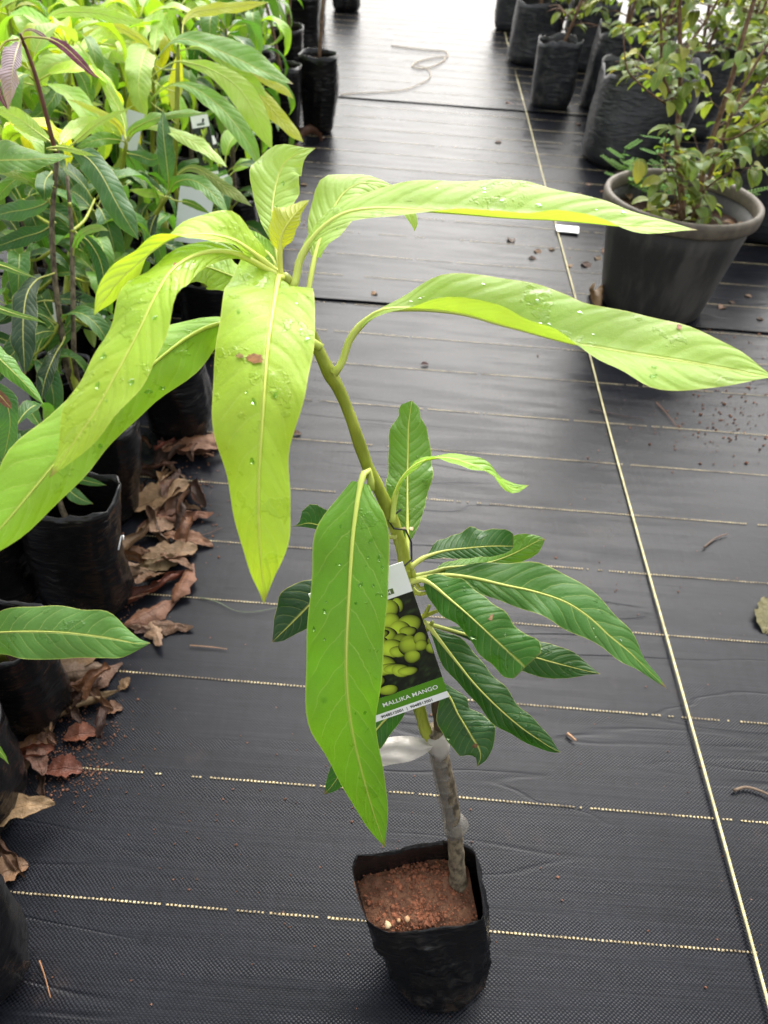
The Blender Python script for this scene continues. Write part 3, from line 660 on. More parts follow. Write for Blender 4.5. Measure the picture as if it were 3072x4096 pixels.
# water drops lying on the leaves
def drops(key, n, seed, vr=(.15, .9), rmax=.0034):
    ob, st = GRIDS[key]; R = random.Random(seed); ns_ = len(st)
    off = ob.parent.location
    for q in range(n):
        i = int((vr[0]+(vr[1]-vr[0])*R.random())*(ns_-2)); sidej = R.random() < .5; s = R.uniform(.15, .85)
        M, L, Rr = st[i]; E = L if sidej else Rr
        d = E-M
        if d.length < .008: continue
        T = (st[i+1][0]-st[i-1][0]).normalized(); N = (d.cross(T) if sidej else T.cross(d)).normalized()
        if N.dot(CAMP-M) < 0: continue
        P = M+d*s+N*(.12*d.length*math.sin(math.pi*s*.9)*.5+.0002)
        U = d.normalized(); r = R.uniform(.0006, rmax*.52); el = R.uniform(1, 1.9); hgt = r*R.uniform(.22, .42)
        U, V = (U*math.cos(.6)+T*math.sin(.6), T*math.cos(.6)-U*math.sin(.6)) if R.random() < .5 else (U, T)
        vs, fs = [], []; ns2 = 12
        for k in range(4):
            a = k/3*math.pi/2
            for w in range(ns2):
                b = 2*math.pi*w/ns2; rr = r*math.cos(a)*(1+.75*noise.noise(Vector((math.cos(b)*1.6+q, math.sin(b)*1.6+seed, 3))))
                vs.append(P+U*(math.cos(b)*rr)+V*(math.sin(b)*rr*el)+N*(hgt*math.sin(a)))
            if k == 3: pass
        for k in range(3):
            for w in range(ns2): w2 = (w+1) % ns2; fs.append((k*ns2+w, k*ns2+w2, (k+1)*ns2+w2, (k+1)*ns2+w))
        fs.append(tuple(reversed(range(ns2))))
        mesh('water_drop', vs, fs, M_WATER, ob)
drops('T1', 14, 1, (.1, .75), .0036); drops('T12', 26, 2, (.2, .7), .0034); drops('T2', 9, 3, (.4, .8)); drops('T3', 7, 4, (.35, .8)); drops('T11', 18, 5, (.25, .8)); drops('T10', 8, 6, (.4, .9)); drops('T9', 3, 7, (.4, .6)); drops('T7', 3, 8); drops('B5', 6, 9); drops('B6', 6, 10); drops('B9', 6, 11); drops('B7', 5, 12)

def scar(key, i, s, sideL, r, seed, col, el=1.6):
    ob, st = GRIDS[key]; M, L, Rr = st[i]; E = L if sideL else Rr; d = E-M; T = (st[i+1][0]-st[i-1][0]).normalized()
    N = (d.cross(T) if sideL else T.cross(d)).normalized(); P = M+d*s+N*(.12*d.length*math.sin(math.pi*s*.9)*.5+.0006); U = d.normalized(); n_ = 26
    vs = [P+N*.0002]; fs = []
    for k in range(n_):
        b = 2*math.pi*k/n_; rr = r*(.55+.55*abs(noise.noise(Vector((math.cos(b)*2.2+seed, math.sin(b)*2.2, 1))))+.5*max(0, noise.noise(Vector((math.cos(b)*5+seed, math.sin(b)*5, 6)))))
        vs.append(P+U*(math.cos(b)*rr*el)+T*(math.sin(b)*rr))
    for k in range(n_): fs.append((0, 1+k, 1+(k+1) % n_))
    mesh('scorch_mark', vs, fs, simple('scorched leaf', lin(*col), .6, .3, .4, 300), ob)
scar('T1', 11, .20, True, .0056, 3, (122, 84, 44)); scar('T1', 11, .48, True, .0025, 6, (120, 100, 50)); scar('T2', 12, .05, True, .0022, 4, (150, 104, 70)); scar('T11', 41, .85, False, .0022, 5, (150, 110, 90))
scar('B6', 22, .55, False, .0028, 7, (120, 90, 60), 2.2); scar('B1', 8, .35, False, .0024, 8, (190, 170, 140)); scar('B1', 8, .4, True, .0026, 9, (190, 170, 140)); scar('B9', 24, .1, True, .003, 2, (96, 70, 40))
# ------------------------------------------------------------------ name tags
def text_mesh(name, body, size, mat, parent, loc, bold=.0, align='CENTER', sx=1.0):
    cu = bpy.data.curves.new('t', 'FONT'); cu.body = body; cu.size = size; cu.align_x = align; cu.align_y = 'CENTER'; cu.offset = bold; cu.resolution_u = 3
    cu.space_character = 1.02
    to = bpy.data.objects.new('t', cu); COL.objects.link(to)
    bpy.context.view_layer.update()
    me = bpy.data.meshes.new_from_object(to.evaluated_get(bpy.context.evaluated_depsgraph_get()))
    bpy.data.objects.remove(to); me.materials.clear(); me.materials.append(mat); me.name = name
    for v in me.vertices: v.co.x *= sx
    o = bpy.data.objects.new(name, me); COL.objects.link(o); o.parent = parent; o.location = loc
    return o
def flat(name, pts, mat, parent, z, cols=None, faces=None):
    me = bpy.data.meshes.new(name); me.from_pydata([(x, y, z) for x, y in pts], [], faces or [tuple(range(len(pts)))])
    me.materials.append(mat)
    if cols:
        ca = me.color_attributes.new('Col', 'FLOAT_COLOR', 'POINT'); fl = []
        for c in cols: fl += list(c)
        ca.data.foreach_set('color', fl)
    o = bpy.data.objects.new(name, me); COL.objects.link(o); o.parent = parent
    return o
def card(parent, w, h, th=.0008, seed=0):
    b = [(-.0, 0), (w, 0), (w, h), (0, h)]
    vs = [(x, y, 0) for x, y in b]+[(x, y, th) for x, y in b]
    me = bpy.data.meshes.new('card'); me.from_pydata(vs, [], [(3, 2, 1, 0), (4, 5, 6, 7), (0, 1, 5, 4), (1, 2, 6, 5), (2, 3, 7, 6), (3, 0, 4, 7)])
    me.materials.append(M_WHITE); o = bpy.data.objects.new('card', me); COL.objects.link(o); o.parent = parent; return o
def printed(parent, w, y0, y1, fruits, th, seed):
    R = random.Random(seed)
    nx, ny = 30, 36; pts, fs, cols = [], [], []
    for j in range(ny+1):
        for i in range(nx+1):
            x = w*i/nx; y = y0+(y1-y0)*j/ny; pts.append((x, y))
            nz = noise.noise(Vector((x*130, y*260, seed)))+.6*noise.noise(Vector((x*520, y*520, seed+3)))
            k = max(0, nz)**1.5
            cols.append((.006+.05*k, .010+.085*k, .005+.022*k, 1))
    for j in range(ny):
        for i in range(nx): a = j*(nx+1)+i; fs.append((a, a+1, a+nx+2, a+nx+1))
    ph = flat('photo_print', pts, M_PRINT, parent, th+.0002, cols, fs)
    for q, (fx, fy, rx, ry, an, br) in enumerate(fruits):
        P, C, F = [], [], []; n1, n2 = 5, 20; ca, sa = math.cos(an), math.sin(an)
        for k in range(n1+1):
            for w_ in range(n2):
                a = 2*math.pi*w_/n2; q_ = k/n1; X = 1.18*rx*q_*math.cos(a); Y = 1.18*ry*q_*math.sin(a)*(1+.12*math.cos(a))
                P.append((fx+X*ca-Y*sa, fy+X*sa+Y*ca))
                s = .62+.38*(math.sin(a)*q_*.8-math.cos(a)*q_*.35)-.50*q_**3
                s *= br*1.65; C.append((.46*s, .60*s, .045*s, 1))
        for k in range(n1):
            for w_ in range(n2): w2 = (w_+1) % n2; F.append((k*n2+w_, k*n2+w2, (k+1)*n2+w2, (k+1)*n2+w_))
        # keep inside the picture
        P = [(min(max(x, .0005), w-.0005), min(max(y, y0+.0003), y1-.0003)) for x, y in P]
        o = flat('fruit_print', P, M_PRINT, ph, 0, C, F); o.location.z = th+.0003+.00003*q
    return ph
def place(o, TL, TR, BL):
    X = (TR-TL).normalized(); Y = (TL-BL); Y = (Y-X*Y.dot(X)).normalized(); Z = X.cross(Y)
    m = Matrix((X, Y, Z)).transposed().to_4x4(); m.translation = BL; o.matrix_world = m
    o.rotation_mode = 'QUATERNION'; o.location = BL; o.rotation_quaternion = Matrix((X, Y, Z)).transposed().to_quaternion()
TRc, BRc, BLc, TLc = Q(874, 1211, .640), Q(979, 1501, .705), Q(785, 1568, .705), Q(680, 1278, .640)
tg = empty('plant_tag', BLc, 'white card tag printed MALLIKA MANGO with fruit photo hanging on the lime sapling', 'tag')
place(tg, TLc, TRc, BLc)
W, H = ((TRc-TLc).length+(BRc-BLc).length)/2, ((TRc-BRc).length)
card(tg, W, H)
fr = [(.60*W, .74*H, .055*W, .045*H, 0, .85), (.50*W, .735*H, .10*W, .055*H, .3, .95), (.35*W, .72*H, .08*W, .05*H, 0, .9), (.52*W, .655*H, .085*W, .052*H, .6, .95), (.72*W, .60*H, .095*W, .062*H, 1.3, .85), (.60*W, .575*H, .10*W, .06*H, .5, 1.0), (.69*W, .555*H, .05*W, .045*H, 1.2, .7), (.45*W, .575*H, .09*W, .058*H, .8, 1.), (.36*W, .60*H, .05*W, .06*H, 1.4, .9), (.36*W, .54*H, .08*W, .05*H, 1.0, .95), (.60*W, .515*H, .07*W, .04*H, 1.2, .5), (.67*W, .485*H, .075*W, .04*H, -.4, .55), (.50*W, .475*H, .10*W, .062*H, .9, 1.05), (.57*W, .44*H, .06*W, .05*H, 1.1, .85), (.68*W, .45*H, .10*W, .052*H, -.8, .75), (.81*W, .475*H, .06*W, .042*H, 0, .6), (.82*W, .43*H, .06*W, .035*H, .5, .7), (.95*W, .48*H, .045*W, .03*H, .2, .6), (.95*W, .43*H, .06*W, .03*H, -.9, .65), (.95*W, .385*H, .075*W, .04*H, -.5, .75), (.70*W, .375*H, .075*W, .042*H, -1., .75), (.38*W, .385*H, .11*W, .075*H, 1.0, 1.1), (.46*W, .345*H, .06*W, .065*H, 1.2, 1.0), (.51*W, .335*H, .055*W, .06*H, 1.3, .9), (.58*W, .305*H, .07*W, .055*H, 1.0, .9), (.65*W, .29*H, .05*W, .055*H, 1.3, .85), (.28*W, .30*H, .07*W, .055*H, 1.0, .95), (.40*W, .20*H, .09*W, .035*H, -.3, .8), (.15*W, .45*H, .09*W, .06*H, .4, .9), (.16*W, .65*H, .08*W, .05*H, .2, .8), (.20*W, .24*H, .08*W, .05*H, .4, .8)]
fr = [(a+W*min(.2, max(.0, .05+.38*(b/H-.35))), b, c_, d_, e_, f_) for a, b, c_, d_, e_, f_ in fr]
printed(tg, W, .163*H, .80*H, fr, .0008, 5)
flat('green_band', [(0, .05*H), (W, .05*H), (W, .163*H), (0, .163*H)], M_GREENINK, tg, .00105)
text_mesh('lettering', 'MALLIKA MANGO', .078*W, M_WHITEINK, tg, (.60*W, .105*H, .0014), .00008)
text_mesh('lettering', '9048512001  |  9048513001', .052*W, M_BLACKINK, tg, (.52*W, .024*H, .0014), .00006)
flat('green_box', [(.40*W, .825*H), (.815*W, .825*H), (.815*W, .861*H), (.40*W, .861*H)], simple('olive print', lin(92, 112, 62), .45), tg, .00105)
text_mesh('lettering', 'FARM', .056*W, M_WHITEINK, tg, (.715*W, .8425*H, .0014), .0001)
def blob(cx_, cy_, rx, ry, an=0, n=22, ox=0): return [(cx_+rx*math.cos(2*math.pi*k/n)*math.cos(an)-ry*math.sin(2*math.pi*k/n)*math.sin(an), cy_+rx*math.cos(2*math.pi*k/n)*math.sin(an)+ry*math.sin(2*math.pi*k/n)*math.cos(an)) for k in range(n)]
flat('emblem', blob(.715*W, .890*H, .055*W, .024*H, .3), simple('emblem brown', lin(128, 116, 88), .5), tg, .00107)
flat('emblem', blob(.68*W, .875*H, .05*W, .012*H, -.2), simple('emblem grey', lin(150, 152, 160), .5), tg, .00104)
flat('emblem', [(.61*W, .907*H), (.70*W, .919*H), (.79*W, .923*H), (.79*W, .915*H), (.70*W, .909*H), (.62*W, .899*H)], M_BLACKINK, tg, .0011)
flat('emblem', [(.61*W, .940*H), (.70*W, .935*H), (.73*W, .926*H), (.65*W, .926*H)], simple('emblem green', lin(96, 130, 50), .5), tg, .00112)
# its tie, looped round the stem
tie = mesh('tie', *tube_geo([Vector(p) for p in [SY(866, 1100), SY(854, 1118)+Vector((-.006, -.004, 0)), SY(852, 1128)+Vector((.0, -.008, 0)), SY(862, 1135)+Vector((.006, -.005, 0)), SY(874, 1160)+Vector((.006, -.006, 0)), SY(880, 1190)+Vector((.004, -.010, 0)), Q(874, 1222, .641)]], .0009, 5), M_BLACKINK)
tie.parent = tg; tie.matrix_parent_inverse = (Matrix.Translation(BLc) @ tg.rotation_quaternion.to_matrix().to_4x4()).inverted()
def small_tag(name, TL, TR, BL, label, seed, back=False, word=None):
    o = empty(name, BL, label, 'tag'); place(o, TL, TR, BL)
    w, h = (TR-TL).length, (TL-BL).length
    cdo = card(o, w, h)
    if back:
        cdo.data.materials[0] = bpy.data.materials.get('grey card') or simple('grey card', lin(200, 204, 206), .5, .4)
        flat('emblem', [(w*.25, h*.25), (w*.5, h*.25), (w*.5, h*.31), (w*.25, h*.31)], simple('grey print', lin(150, 156, 152), .5), o, .0011); return o
    R = random.Random(seed)
    f = [(R.uniform(.12, .88)*w, R.uniform(.24, .74)*h, R.uniform(.05, .09)*w, R.uniform(.045, .07)*h, R.uniform(-.4, .4), R.uniform(.6, 1.05)) for _ in range(20)]
    printed(o, w, .163*h, .80*h, f, .0008, seed)
    flat('green_band', [(0, .05*h), (w, .05*h), (w, .163*h), (0, .163*h)], M_GREENINK, o, .00105)
    flat('lettering_bar', [(.25*w, .09*h), (.75*w, .09*h), (.75*w, .12*h), (.25*w, .12*h)], simple('pale print', lin(150, 190, 110), .5), o, .0011)
    flat('emblem', [(.30*w, .83*h), (.74*w, .83*h), (.74*w, .87*h), (.30*w, .87*h)], simple('grey green print', lin(110, 120, 108), .5), o, .0011)
    flat('emblem', [(.60*w, .875*h), (.70*w, .875*h), (.78*w, .93*h), (.66*w, .94*h)], M_BLACKINK, o, .0012)
    if word: text_mesh('lettering', word, .155*w, M_BLACKINK, o, (.40*w, .885*h, .0014), .0004)
    return o

# ------------------------------------------------------------------ generic mango leaves and plants
def leaf_variant(seed, length, width, el, droop, fold, n=14, na=2):
    R = random.Random(seed); st = []
    p = Vector((0, 0, 0)); a = el; ds = length*1.12/n
    tw = R.uniform(-.35, .35)
    for i in range(n+1):
        t = i/n; tb = max(0, (t-.11)/.89)
        w = width/2*max(0, math.sin(math.pi*min(1, tb**.82)))**.75 if tb > 0 else 0
        if i == n: w = 0
        T = Vector((math.cos(a), 0, math.sin(a))); S = Vector((0, 1, 0)); N = S.cross(T)*-1
        roll = tw*t; S2 = S*math.cos(roll)+N*math.sin(roll); N2 = N*math.cos(roll)-S*math.sin(roll)
        wav = .25*math.sin(t*14+seed)
        up = math.sin(fold)*w; out = math.cos(fold)*w
        st.append((p.copy(), p-S2*out+N2*(up*(1+wav)), p+S2*out+N2*(up*(1-wav))))
        p = p+T*ds; a -= droop/n*(1+.6*math.sin(t*3))
    return st
VAR = []
tmp = empty('tmp', (0, 0, 0))
for i in range(9):
    R = random.Random(100+i)
    st = leaf_variant(i, R.uniform(.20, .25), R.uniform(.050, .064), R.uniform(.35, 1.0), R.uniform(1.0, 2.5), R.uniform(.15, .5))
    ob = leaf_world('leaf', st, None, (1, 1, 1, 1), None, 14, 2, False, pet_r=.0018, rip_r=.0008, ripple=.003, seed=i)
    VAR.append(ob.data); bpy.data.objects.remove(ob)
bpy.data.objects.remove(tmp)
def inst(name, me, parent, loc, rz, tilt, sc, color, roll=0.):
    o = bpy.data.objects.new(name, me); COL.objects.link(o); o.parent = parent
    o.location = Vector(loc)-parent.location
    o.rotation_euler = (roll, tilt, rz); o.scale = (sc, sc, sc); o.color = color
    return o
def jit(c, R, a=.18): k = 1+R.uniform(-a, a); return (c[0]*k*(1+R.uniform(-.1, .1)), c[1]*k, c[2]*k*(1+R.uniform(-.2, .2)), 1)
def whorl(root, p, n, R, pal, sc=1.0, away=None):
    a0 = R.uniform(0, 6.28)
    for i in range(n):
        a = a0+i*2.399+R.uniform(-.2, .2)
        inst('leaf', R.choice(VAR), root, Vector(p)+Vector((math.cos(a)*.004, math.sin(a)*.004, -.010*i*.6)), a, R.uniform(-.3, .45), sc*R.uniform(.75, 1.1), jit(R.choice(pal), R), R.uniform(-.3, .3))
PAL_TOP = [LIME, LIME2, LIME, PALE, YELL, (.22, .38, .03, 1), MID]
PAL_LOW = [DARK, (.030, .10, .014, 1), (.050, .145, .020, 1), (.070, .19, .022, 1)]
def sapling(x, y, h, seed, label, group=None, r=.068, bh=.2, lean=(0, 0), crown=True, low=True, whorls=None, cat='sapling', nleaf=9, pal=None):
    R = random.Random(seed)
    root = empty('mango_sapling', (x, y, 0), label, cat, group)
    s = bag(root, x, y, r, bh*R.uniform(.93, 1.07), seed, (R.uniform(-.012, .012), R.uniform(-.012, .012)))
    top = Vector((x+lean[0]+R.uniform(-.02, .02), y+lean[1]+R.uniform(-.02, .02), h))
    b = Vector((s[0], s[1], s[2]-.01)); mid = b.lerp(top, .5)+Vector((R.uniform(-.015, .015), R.uniform(-.015, .015), 0))
    tube('stem', [b, b.lerp(mid, .5), mid, mid.lerp(top, .5)+Vector((R.uniform(-.008, .008), R.uniform(-.008, .008), 0)), top], [.0085, .0075, .006, .005, .0035], M_STEM if R.random() < .6 else M_BARK, root, 8, 16)
    if crown:
        whorl(root, top, nleaf, R, pal or PAL_TOP)
        if low:
            whorl(root, b.lerp(top, .62), 5, R, PAL_LOW+[MID], .9)
            whorl(root, b.lerp(top, .36), 3, R, PAL_LOW, .8)
    return root, top

# ------------------------------------------------------------------ left row: plants with leaves seen one by one
def trace(root, rows):
    for r in rows:
        pts, D, col = r[:3]; kw = dict(r[3]) if len(r) > 3 else {}
        kw.setdefault('n', 20); kw.setdefault('na', 3); kw.setdefault('pet_r', .0017); kw.setdefault('rip_r', .0008)
        leaf_px(pts, D, root, col, **kw)
def own_stem(root, pts, rad, mat=None): return tube('stem', pts, rad, mat or M_STEM, root, 8, 22, .04)
def place_bag(x, y, r, h, seed, label, **kw):
    root = empty('mango_sapling', (x, y, 0), label, 'sapling')
    kw.setdefault('fill', .62); s = bag(root, x, y, r, h, seed, **kw)
    return root, Vector(s)
# nearest bags at the left edge
n1, s1 = place_bag(-.500, .315, .080, .27, 11, 'bagged sapling in the bottom left corner, only its black bag in view', rimj=.02, ry=.062, fill=.4)
own_stem(n1, [s1, s1+Vector((-.06, 0, .15)), s1+Vector((-.14, -.02, .30))], [.009, .007, .005])
whorl(n1, s1+Vector((-.14, -.02, .30)), 4, random.Random(5), PAL_LOW, .8)
n2, s2 = place_bag(-.608, .545, .082, .20, 12, 'bagged sapling with one broad scarred leaf reaching over the litter at left')
e2 = Q(-70, 1374, .86)
own_stem(n2, [s2, s2+Vector((0, .01, .16)), e2+Vector((-.03, 0, .03))], [.009, .007, .005])
trace(n2, [([(-110, 1380, 2, 2), (-60, 1372, 38, 38), (0, 1366, 48, 44), (65, 1364, 60, 54), (130, 1366, 58, 58), (180, 1371, 50, 52), (230, 1378, 44, 54), (275, 1386, 34, 26), (300, 1391, 12, 12), (325, 1389, 0, 0)], (.90, .86, .85, .86), (.075, .185, .028, 1), dict(mat=M_OLD, n=34, na=4, dL=-.006, dR=.016)),
           ([(-50, 1560, 6, 6), (-20, 1600, 9, 9), (5, 1630, 6, 6), (19, 1651, 0, 0)], (.90, .90), MID)])
n3, s3 = place_bag(-.60, .72, .080, .225, 13, 'bagged sapling just behind the broad scarred leaf, bag rounded and dusty', ry=.062)
e3 = Q(-60, 740, .98)
own_stem(n3, [s3, s3+Vector((-.03, .0, .2)), e3], [.009, .007, .005])
trace(n3, [([(-70, 690, 3, 3), (-40, 720, 14, 14), (-10, 765, 20, 20), (25, 800, 19, 17), (60, 835, 12, 13), (80, 858, 6, 6), (95, 874, 0, 0)], (.98, .97, .97), (.10, .27, .02, 1), dict(dR=.012)),
           ([(-30, 820, 3, 3), (-8, 845, 20, 20), (15, 875, 24, 26), (22, 915, 22, 16), (15, 960, 24, 20), (6, 995, 1, 1)], (1.0, 1.0, 1.02), BLUEG, dict(mat=M_OLD)),
           ([(-30, 836, 6, 6), (-5, 850, 9, 9), (14, 870, 9, 9), (26, 884, 0, 0)], (.98, .98), (.17, .07, .03, 1), dict(mat=M_DRY)),
           ([(-60, 560, 3, 3), (-25, 570, 7, 7), (5, 574, 8, 8), (40, 587, 6, 6), (80, 601, 0, 0)], (.97, .97), (.12, .25, .05, 1)),
           ([(-60, 650, 3, 3), (-25, 658, 8, 8), (5, 669, 8, 7), (42, 681, 6, 6), (75, 689, 4, 4), (100, 700, 0, 0)], (.97, .97), (.13, .26, .05, 1)),
           ([(-40, 960, 3, 3), (-15, 985, 16, 16), (5, 1000, 14, 14), (20, 990, 4, 4)], (1.05, 1.05), BLUEG)])
n4, s4 = place_bag(-.578, .975, .086, .275, 14, 'bagged sapling whose tall folded black bag carries a white scribble', lean=(.01, .02), rimj=.02, taper=.97, ry=.060)
e4 = Q(150, 1000, 1.40)
own_stem(n4, [s4, s4+Vector((-.02, .02, .06)), e4+Vector((-.04, .02, .05))], [.007, .0055, .004], M_BARK)
trace(n4, [([(118, 1010, 2, 2), (135, 1024, 7, 7), (160, 1032, 9, 9), (188, 1039, 9, 9), (210, 1044, 6, 6), (229, 1048, 0, 0)], (1.40, 1.38, 1.37), DARK, dict(mat=M_OLD)),
           ([(120, 1015, 2, 2), (138, 1043, 9, 9), (155, 1064, 14, 14), (177, 1079, 12, 10), (201, 1088, 0, 0)], (1.40, 1.37, 1.36), BLUEG)])
whorl(n4, e4+Vector((-.04, .02, .05)), 5, random.Random(31), PAL_LOW, .55)
mk = [Q(x, y, 1.385) for x, y in ((256, 1188), (259, 1172), (262, 1158), (266, 1156), (267, 1166))]
tube('chalk_mark', mk, .0011, M_WHITE, n4, 5)
n5, s5 = place_bag(-.745, .99, .078, .21, 15, 'bagged sapling with a creased shiny bag beside the scribbled one')
own_stem(n5, [s5, s5+Vector((-.04, .0, .2)), s5+Vector((-.10, .02, .36))], [.009, .007, .005]); whorl(n5, s5+Vector((-.10, .02, .36)), 6, random.Random(9), PAL_LOW, .75)
n6, s6 = place_bag(-.615, 1.235, .074, .255, 16, 'bagged sapling in a tall dark bag with horizontal creases beside the dry leaves', lean=(.02, .01), rimj=.022, ry=.058)
own_stem(n6, [s6, s6+Vector((-.03, .02, .15)), s6+Vector((-.05, .05, .28))], [.009, .007, .005]); whorl(n6, s6+Vector((-.05, .05, .28)), 6, random.Random(10), PAL_LOW, .7)
# plant with the purple shoot
nb, sb = place_bag(-.70, 1.42, .074, .21, 17, 'sapling with a purple shoot and lilac young leaf at the upper left edge')
eb = Q(125, 322, 1.33)
st1 = [Q(146, 800, 1.50), Q(130, 694, 1.46), Q(118, 600, 1.43), Q(112, 486, 1.39), Q(118, 400, 1.36), eb]
own_stem(nb, [sb]+st1, [.008, .0065, .006, .0055, .005, .0045, .004], M_BARK)
own_stem(nb, [sb+Vector((.01, 0, 0)), Q(162, 790, 1.49), Q(157, 600, 1.43), Q(154, 486, 1.40), Q(145, 380, 1.37)], [.006, .005, .0045, .004, .003], M_BARK)
tube('stem', [Q(120, 330, 1.33), Q(104, 265, 1.29), Q(82, 180, 1.25), Q(60, 115, 1.22), Q(48, 86, 1.20), Q(44, 72, 1.19)], [.0042, .0038, .0034, .003, .0026, .0012], M_PURPLE, nb, 8, 24)
PUR = (.145, .030, .055, 1); LIL = (.40, .30, .36, 1)
trace(nb, [([(48, 84, 1.5, 1.5), (60, 80, 1.5, 1.5), (80, 81, 2, 2), (105, 84, 5, 6), (130, 95, 9, 9), (155, 115, 10, 10), (180, 140, 8, 8), (200, 160, 4, 4), (218, 171, 0, 0)], (1.20, 1.18, 1.17), PUR, dict(mat=M_DRY)),
           ([(46, 86, 2, 2), (40, 98, 14, 7), (33, 120, 28, 14), (27, 155, 27, 14), (24, 190, 21, 11), (21, 215, 10, 6), (19, 239, 0, 0)], (1.20, 1.17, 1.16, 1.17), LIL, dict(mat=M_LEAFP, dR=-.01)),
           ([(40, 84, 1, 1), (10, 92, 2, 2), (-12, 140, 7, 7), (0, 200, 8, 4), (10, 225, 4, 4), (17, 238, 0, 0)], (1.20, 1.19, 1.18), PUR, dict(mat=M_DRY)),
           ([(46, 84, 1, 1), (52, 67, 2, 2), (70, 65, 3, 3), (90, 75, 4, 4), (113, 93, 0, 0)], (1.20, 1.20), (.30, .17, .21, 1), dict(mat=M_DRY)),
           ([(126, 322, 3, 3), (150, 326, 4, 4), (165, 330, 12, 10), (190, 342, 26, 22), (219, 378, 28, 26), (243, 422, 26, 26), (268, 467, 26, 26), (285, 495, 14, 14), (299, 518, 0, 0)], (1.33, 1.29, 1.26, 1.25, 1.26), BLUEG, dict(n=30, dL=.01, dR=.012)),
           ([(-90, 356, 3, 3), (-60, 352, 20, 30), (-20, 348, 24, 42), (20, 346, 27, 38), (60, 345, 26, 28), (92, 343, 17, 12), (130, 341, 6, 5), (160, 337, 0, 0)], (1.24, 1.2, 1.19, 1.2), MID, dict(n=28, dR=.02, dL=-.008)),
           ([(123, 325, 2, 2), (100, 322, 3, 3), (115, 318, 5, 4), (142, 319, 8, 5), (175, 328, 7, 4), (211, 338, 0, 0)], (1.32, 1.27, 1.26), LIME2, dict(flip=True)),
           ([(130, 322, 2, 2), (150, 316, 4, 4), (175, 295, 8, 9), (205, 270, 8, 10), (240, 250, 6, 6), (270, 238, 3, 3), (289, 227, 0, 0)], (1.33, 1.33, 1.33), LIME2, dict(flip=True)),
           ([(124, 318, 2, 2), (105, 303, 6, 6), (80, 285, 14, 14), (50, 262, 18, 18), (20, 245, 16, 14), (-25, 233, 1, 1)], (1.33, 1.36, 1.36), PALE, dict(mat=M_OLD)),
           ([(128, 316, 2, 2), (140, 295, 12, 12), (165, 276, 18, 18), (195, 266, 14, 16), (225, 268, 2, 2)], (1.34, 1.40, 1.42), PALE),
           ([(112, 372, 2, 2), (100, 386, 20, 18), (96, 402, 20, 19), (96, 420, 10, 12), (95, 435, 0, 0)], (1.36, 1.27, 1.27), BLUEG, dict(mat=M_OLD)),
           ([(118, 590, 3, 3), (100, 596, 4, 4), (80, 604, 12, 12), (60, 630, 22, 22), (51, 680, 26, 30), (50, 735, 24, 28), (52, 775, 14, 18), (54, 812, 0, 0)], (1.42, 1.36, 1.32, 1.31), DEEP, dict(mat=M_OLD, n=26, dL=.01)),
           ([(140, 728, 2, 2), (134, 742, 4, 4), (124, 757, 12, 8), (108, 790, 18, 16), (95, 830, 18, 14), (89, 869, 1, 1)], (1.46, 1.40, 1.38), DEEP),
           ([(118, 420, 2, 2), (96, 440, 10, 10), (60, 452, 20, 20), (20, 458, 20, 20), (-20, 470, 1, 1)], (1.37, 1.40, 1.40), BLUEG),
           ([(120, 480, 2, 2), (90, 500, 14, 14), (50, 512, 20, 20), (0, 530, 14, 14), (-30, 540, 1, 1)], (1.39, 1.42, 1.42), DARK),
           ([(120, 405, 2, 2), (80, 388, 12, 12), (40, 385, 18, 14), (0, 420, 10, 12), (-15, 450, 1, 1)], (1.36, 1.30, 1.30), MID),
           ([(115, 450, 2, 2), (95, 420, 6, 6), (70, 395, 8, 8), (30, 378, 8, 8), (-10, 372, 1, 1)], (1.38, 1.30, 1.28), (.07, .19, .02, 1), dict(flip=True)),
           ([(157, 560, 2, 2), (165, 520, 8, 6), (185, 498, 10, 8), (215, 492, 8, 7), (235, 499, 0, 0)], (1.42, 1.37, 1.36), (.06, .19, .02, 1), dict(flip=True)),
           ([(160, 500, 2, 2), (190, 520, 10, 10), (215, 560, 16, 16), (225, 610, 14, 14), (222, 650, 0, 0)], (1.41, 1.42, 1.42), DARK),
           ([(115, 650, 2, 2), (90, 650, 6, 6), (50, 665, 10, 8), (10, 690, 10, 10), (-10, 700, 1, 1)], (1.44, 1.45, 1.45), DARK)])
def side_shoot(root, a, b, n, seed, pal, sc):
    m_ = a.lerp(b, .5)+Vector((0, 0, -.01)); tube('branch', [a, m_, b], [.0035, .003, .0022], M_STEM, root, 6, 8); whorl(root, b, n, random.Random(seed), pal, sc)
MIXG = PAL_LOW+[MID, BLUEG, (.07, .19, .03, 1)]
for (a, b, n_, sd_) in (((130, 694, 1.46), (70, 770, 1.44), 5, 61), ((160, 690, 1.45), (200, 690, 1.52), 5, 62), ((114, 540, 1.41), (40, 560, 1.47), 6, 63), ((157, 600, 1.43), (215, 600, 1.55), 6, 65), ((112, 486, 1.39), (50, 430, 1.52), 7, 66), ((155, 500, 1.40), (205, 430, 1.58), 7, 67), ((118, 600, 1.43), (20, 650, 1.50), 5, 68), ((150, 440, 1.38), (185, 520, 1.55), 6, 69)):
    side_shoot(nb, Q(*a), Q(*b), n_, sd_, MIXG, .72)
side_shoot(n3, s3+Vector((-.02, 0, .12)), Q(20, 930, 1.18), 5, 64, PAL_LOW, .55)
